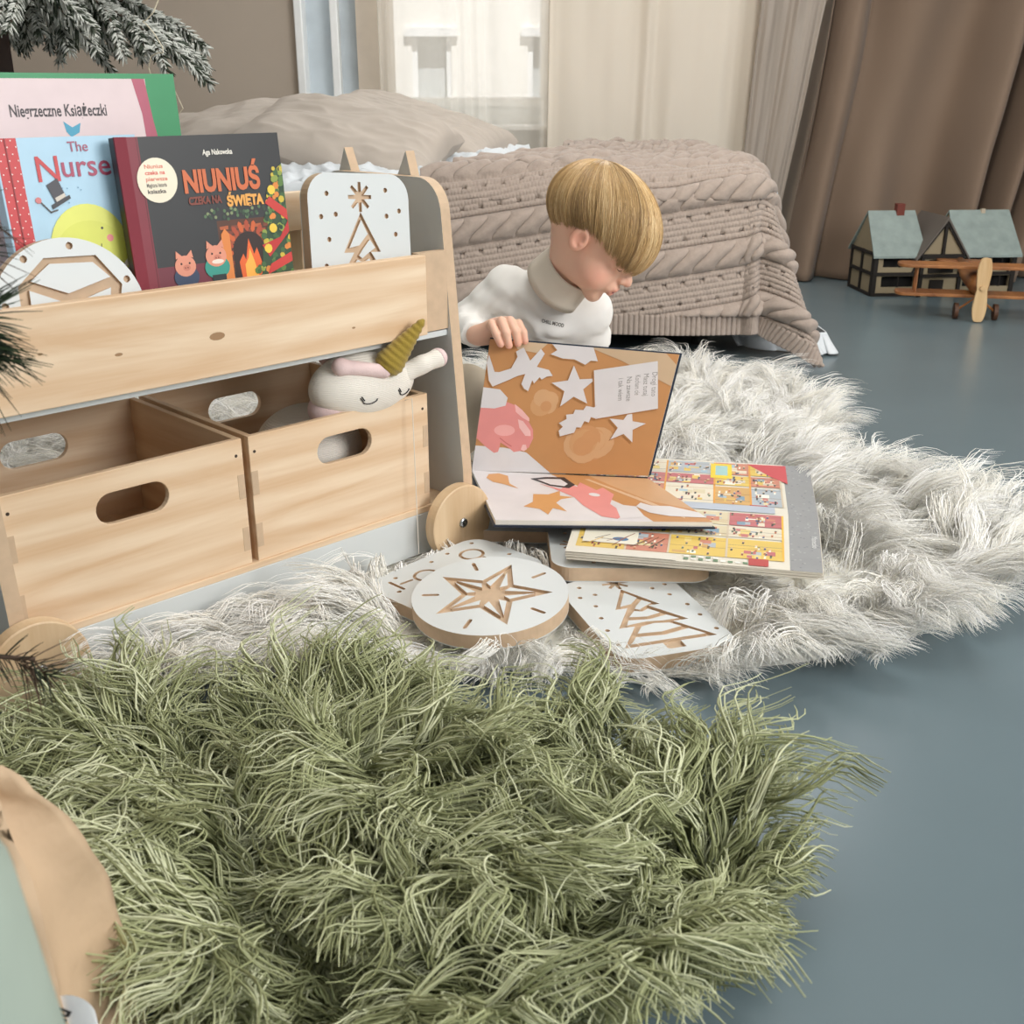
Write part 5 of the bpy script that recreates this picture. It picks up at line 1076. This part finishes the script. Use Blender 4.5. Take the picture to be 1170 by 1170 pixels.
def rug(name, label, outline, N, K, L0, rad, mats_, seed, curl, clump, flow, backc, lay=.55, tipw=.3, wav=3.0, hfn=None, spread=.3, blunt=.2, swirl=1.8, lump=.35, jt=.0022, flk=.45):
    rs = np.random.RandomState(seed); P0 = smooth_poly(outline, 3); xs = [p[0] for p in P0]; ys = [p[1] for p in P0]
    e = empty(name, (0, 0, 0), 0, label, 'rug')
    Pb = smooth_poly(inset(outline, .045), 2); V, F = flat([Pb], .006); MB().add([(x, y, z + .001) for x, y, z in V], F).build('backing', [mat(backc, .95)], e)
    area_ = (max(xs) - min(xs)) * (max(ys) - min(ys)); pts = np.stack([rs.uniform(min(xs), max(xs), N * 4), rs.uniform(min(ys), max(ys), N * 4)], 1)
    pts = pts[inpoly(pts[:, 0], pts[:, 1], P0)][:N]; n = len(pts)
    nc = max(20, n // clump); cc = pts[rs.choice(n, nc, replace=False)]
    # nearest clump through a coarse grid
    own = np.zeros(n, int)
    for i in range(0, n, 4000): own[i:i + 4000] = np.argmin(((pts[i:i + 4000, None] - cc[None]) ** 2).sum(2), 1)
    cx, cy = np.mean(xs), np.mean(ys)
    fx, fy = flow(cc[:, 0], cc[:, 1]); ang = np.arctan2(fy, fx) + swirl * vnoise(cc[:, 0], cc[:, 1], 2.6, seed) + .6 * swirl * vnoise(cc[:, 0], cc[:, 1], 7, seed + 1) + rs.normal(0, spread, nc)
    # the outermost locks lie outwards
    ea = np.array(P0); dd = np.stack([np.min(np.linalg.norm(cc[i:i + 1] - ea, axis=1)) for i in range(nc)]); near = ea[[np.argmin(np.linalg.norm(cc[i] - ea, axis=1)) for i in range(nc)]] - cc; oa = np.arctan2(near[:, 1], near[:, 0]); w_ = np.clip(1 - dd / .07, 0, 1)
    dx = np.cos(ang) * (1 - w_) + np.cos(oa) * w_; dy = np.sin(ang) * (1 - w_) + np.sin(oa) * w_; l_ = np.hypot(dx, dy) + 1e-6; cdir = np.stack([dx / l_, dy / l_], 1)
    lmp = 1 + lump * vnoise(cc[:, 0], cc[:, 1], 6, seed + 9) * 1.6; clen = L0 * (.75 + .5 * rs.rand(nc)) * np.clip(lmp, .5, 1.6); clay = lay + .35 * rs.normal(size=nc) * .6; cph = rs.rand(nc) * 6.28; cfr = wav * (.7 + .6 * rs.rand(nc)); cside = rs.choice([-1, 1], nc)
    o = own; k = press(pts[:, 0], pts[:, 1]); hk = hfn(pts[:, 0], pts[:, 1]) if hfn else 1
    s = np.linspace(0, 1, K)[None]; L_ = (clen[o] * (.8 + .35 * rs.rand(n)))[:, None] * (.35 + .65 * k[:, None])
    ly = np.clip(clay[o], .15, 1.3)[:, None]; th = s ** .8 * 1.5 * np.clip(ly + .35, 0, 1.25); th = np.minimum(th, 1.75)
    th = np.where(k[:, None] < .9, np.maximum(th, 1.45 - k[:, None] * .5), th)
    ds = 1 / (K - 1); fwdp = np.cumsum(np.sin(th) * ds, 1) * L_; upp = np.cumsum(np.cos(th) * ds, 1) * L_ * k[:, None]; upp = np.maximum(upp - .0, 0) * hk if np.isscalar(hk) else np.maximum(upp, 0) * hk[:, None]
    cd_ = cdir[o]; pd = np.stack([-cd_[:, 1], cd_[:, 0]], 1); wv_ = np.sin(s * cfr[o][:, None] * 2 + cph[o][:, None]) * s * curl * L_; wv2 = np.cos(s * cfr[o][:, None] * 2.3 + cph[o][:, None] * 1.7) * s * curl * L_ * .5
    ph2 = cph[o][:, None] + rs.normal(0, .5, (n, 1)); wv_ = np.sin(s * cfr[o][:, None] * 2 + ph2) * np.minimum(s * 2.5, 1) * curl * L_; hook = cside[o][:, None] * s ** 2.2 * curl * L_ * 2.2; upp = upp * np.clip(lmp, .6, 1.3)[o][:, None]
    conv = (cc[o] - pts)[:, None] * (s[..., None] * (1 - tipw)); jit = rs.normal(0, 1, (n, 1, 3)) * s[..., None] * jt
    X = pts[:, 0:1] + cd_[:, 0:1] * fwdp + pd[:, 0:1] * (wv_ + hook) + conv[..., 0]; Y = pts[:, 1:2] + cd_[:, 1:2] * fwdp + pd[:, 1:2] * (wv_ + hook) + conv[..., 1]
    base = .006 + rs.rand(n, 1) * .004; Z = base + upp + np.abs(wv2) * k[:, None] * .8
    P = np.stack([X, Y, Z], -1) + jit; zq = zone(P[..., 0], P[..., 1]); P[..., 2] = np.minimum(P[..., 2], .013 + np.maximum(zq, 0) * 1.8 + .006 * rs.rand(n, 1)); P[..., 2] = np.maximum(P[..., 2], .0035)
    r_ = rad * (.75 + .5 * rs.rand(n, 1)) * np.interp(s, [0, .5, .85, 1], [.9, 1, .6 + blunt / 2, blunt])
    SV, SF = strands(P, r_, 3, flk, rs); cm = rs.randint(0, len(mats_), nc)[o]; rn = rs.rand(n) < .35; cm[rn] = rs.randint(0, len(mats_), rn.sum())
    pile = mesh_np('fur_pile', SV, SF, mats_, e, True, np.repeat(cm, (K - 1) * 3)); pile['kind'] = 'stuff'; return e
def furm(c, rough=.8, tr_=0):
    m = bpy.data.materials.new('fur'); m.use_nodes = True; N = m.node_tree.nodes; L = m.node_tree.links; b = N['Principled BSDF']; b.inputs['Base Color'].default_value = lin(c); b.inputs['Roughness'].default_value = rough; b.inputs['Specular IOR Level'].default_value = .35
    return m
white_out = [(-.62, 1.14), (-.40, 1.16), (-.15, 1.20), (.03, 1.20), (.20, 1.20), (.34, 1.20), (.46, 1.24), (.60, 1.32), (.75, 1.45), (.84, 1.62), (.84, 1.82), (.66, 1.92), (.60, 2.05), (.70, 2.25), (.70, 2.42), (.60, 2.62), (.42, 2.72), (.1, 2.70), (-.35, 2.68), (-.8, 2.60), (-1.15, 2.4), (-1.2, 2.15), (-1.0, 1.8), (-.78, 1.45)]
rug('fur_rug', 'large shaggy white faux-fur rug under the bookshelf, child and open books', white_out, 125000, 9, .095, .00075, [furm('#fdfcf7'), furm('#fffefc'), furm('#faf7ee')], 5, .055, 14,
    lambda X, Y: (X - .15, Y - 1.75), '#f4f1e6', lay=1.25, wav=3.6, tipw=.6, spread=.26, swirl=1.9, lump=.2, jt=.004, flk=.25)
green_out = [(-.66, .93), (-.58, .99), (-.40, 1.01), (-.20, 1.06), (-.06, 1.05), (.06, .99), (.15, .93), (.21, .90), (.23, .80), (.19, .74), (.08, .66), (-.02, .62), (-.12, .60), (-.22, .62), (-.28, .69), (-.31, .79), (-.40, .85), (-.60, .88)]
rug('fur_rug', 'sage-green rug with long curly matted pile in the foreground', green_out, 36000, 16, .078, .00125, [furm('#bcc098'), furm('#a8ad82'), furm('#d2d5b2'), furm('#8e9269')], 12, .10, 9,
    lambda X, Y: (X + .16, Y - .93), '#3c4029', lay=1.0, tipw=.42, wav=4.6, spread=.42, blunt=.45, swirl=2.6, lump=.65, jt=.004)
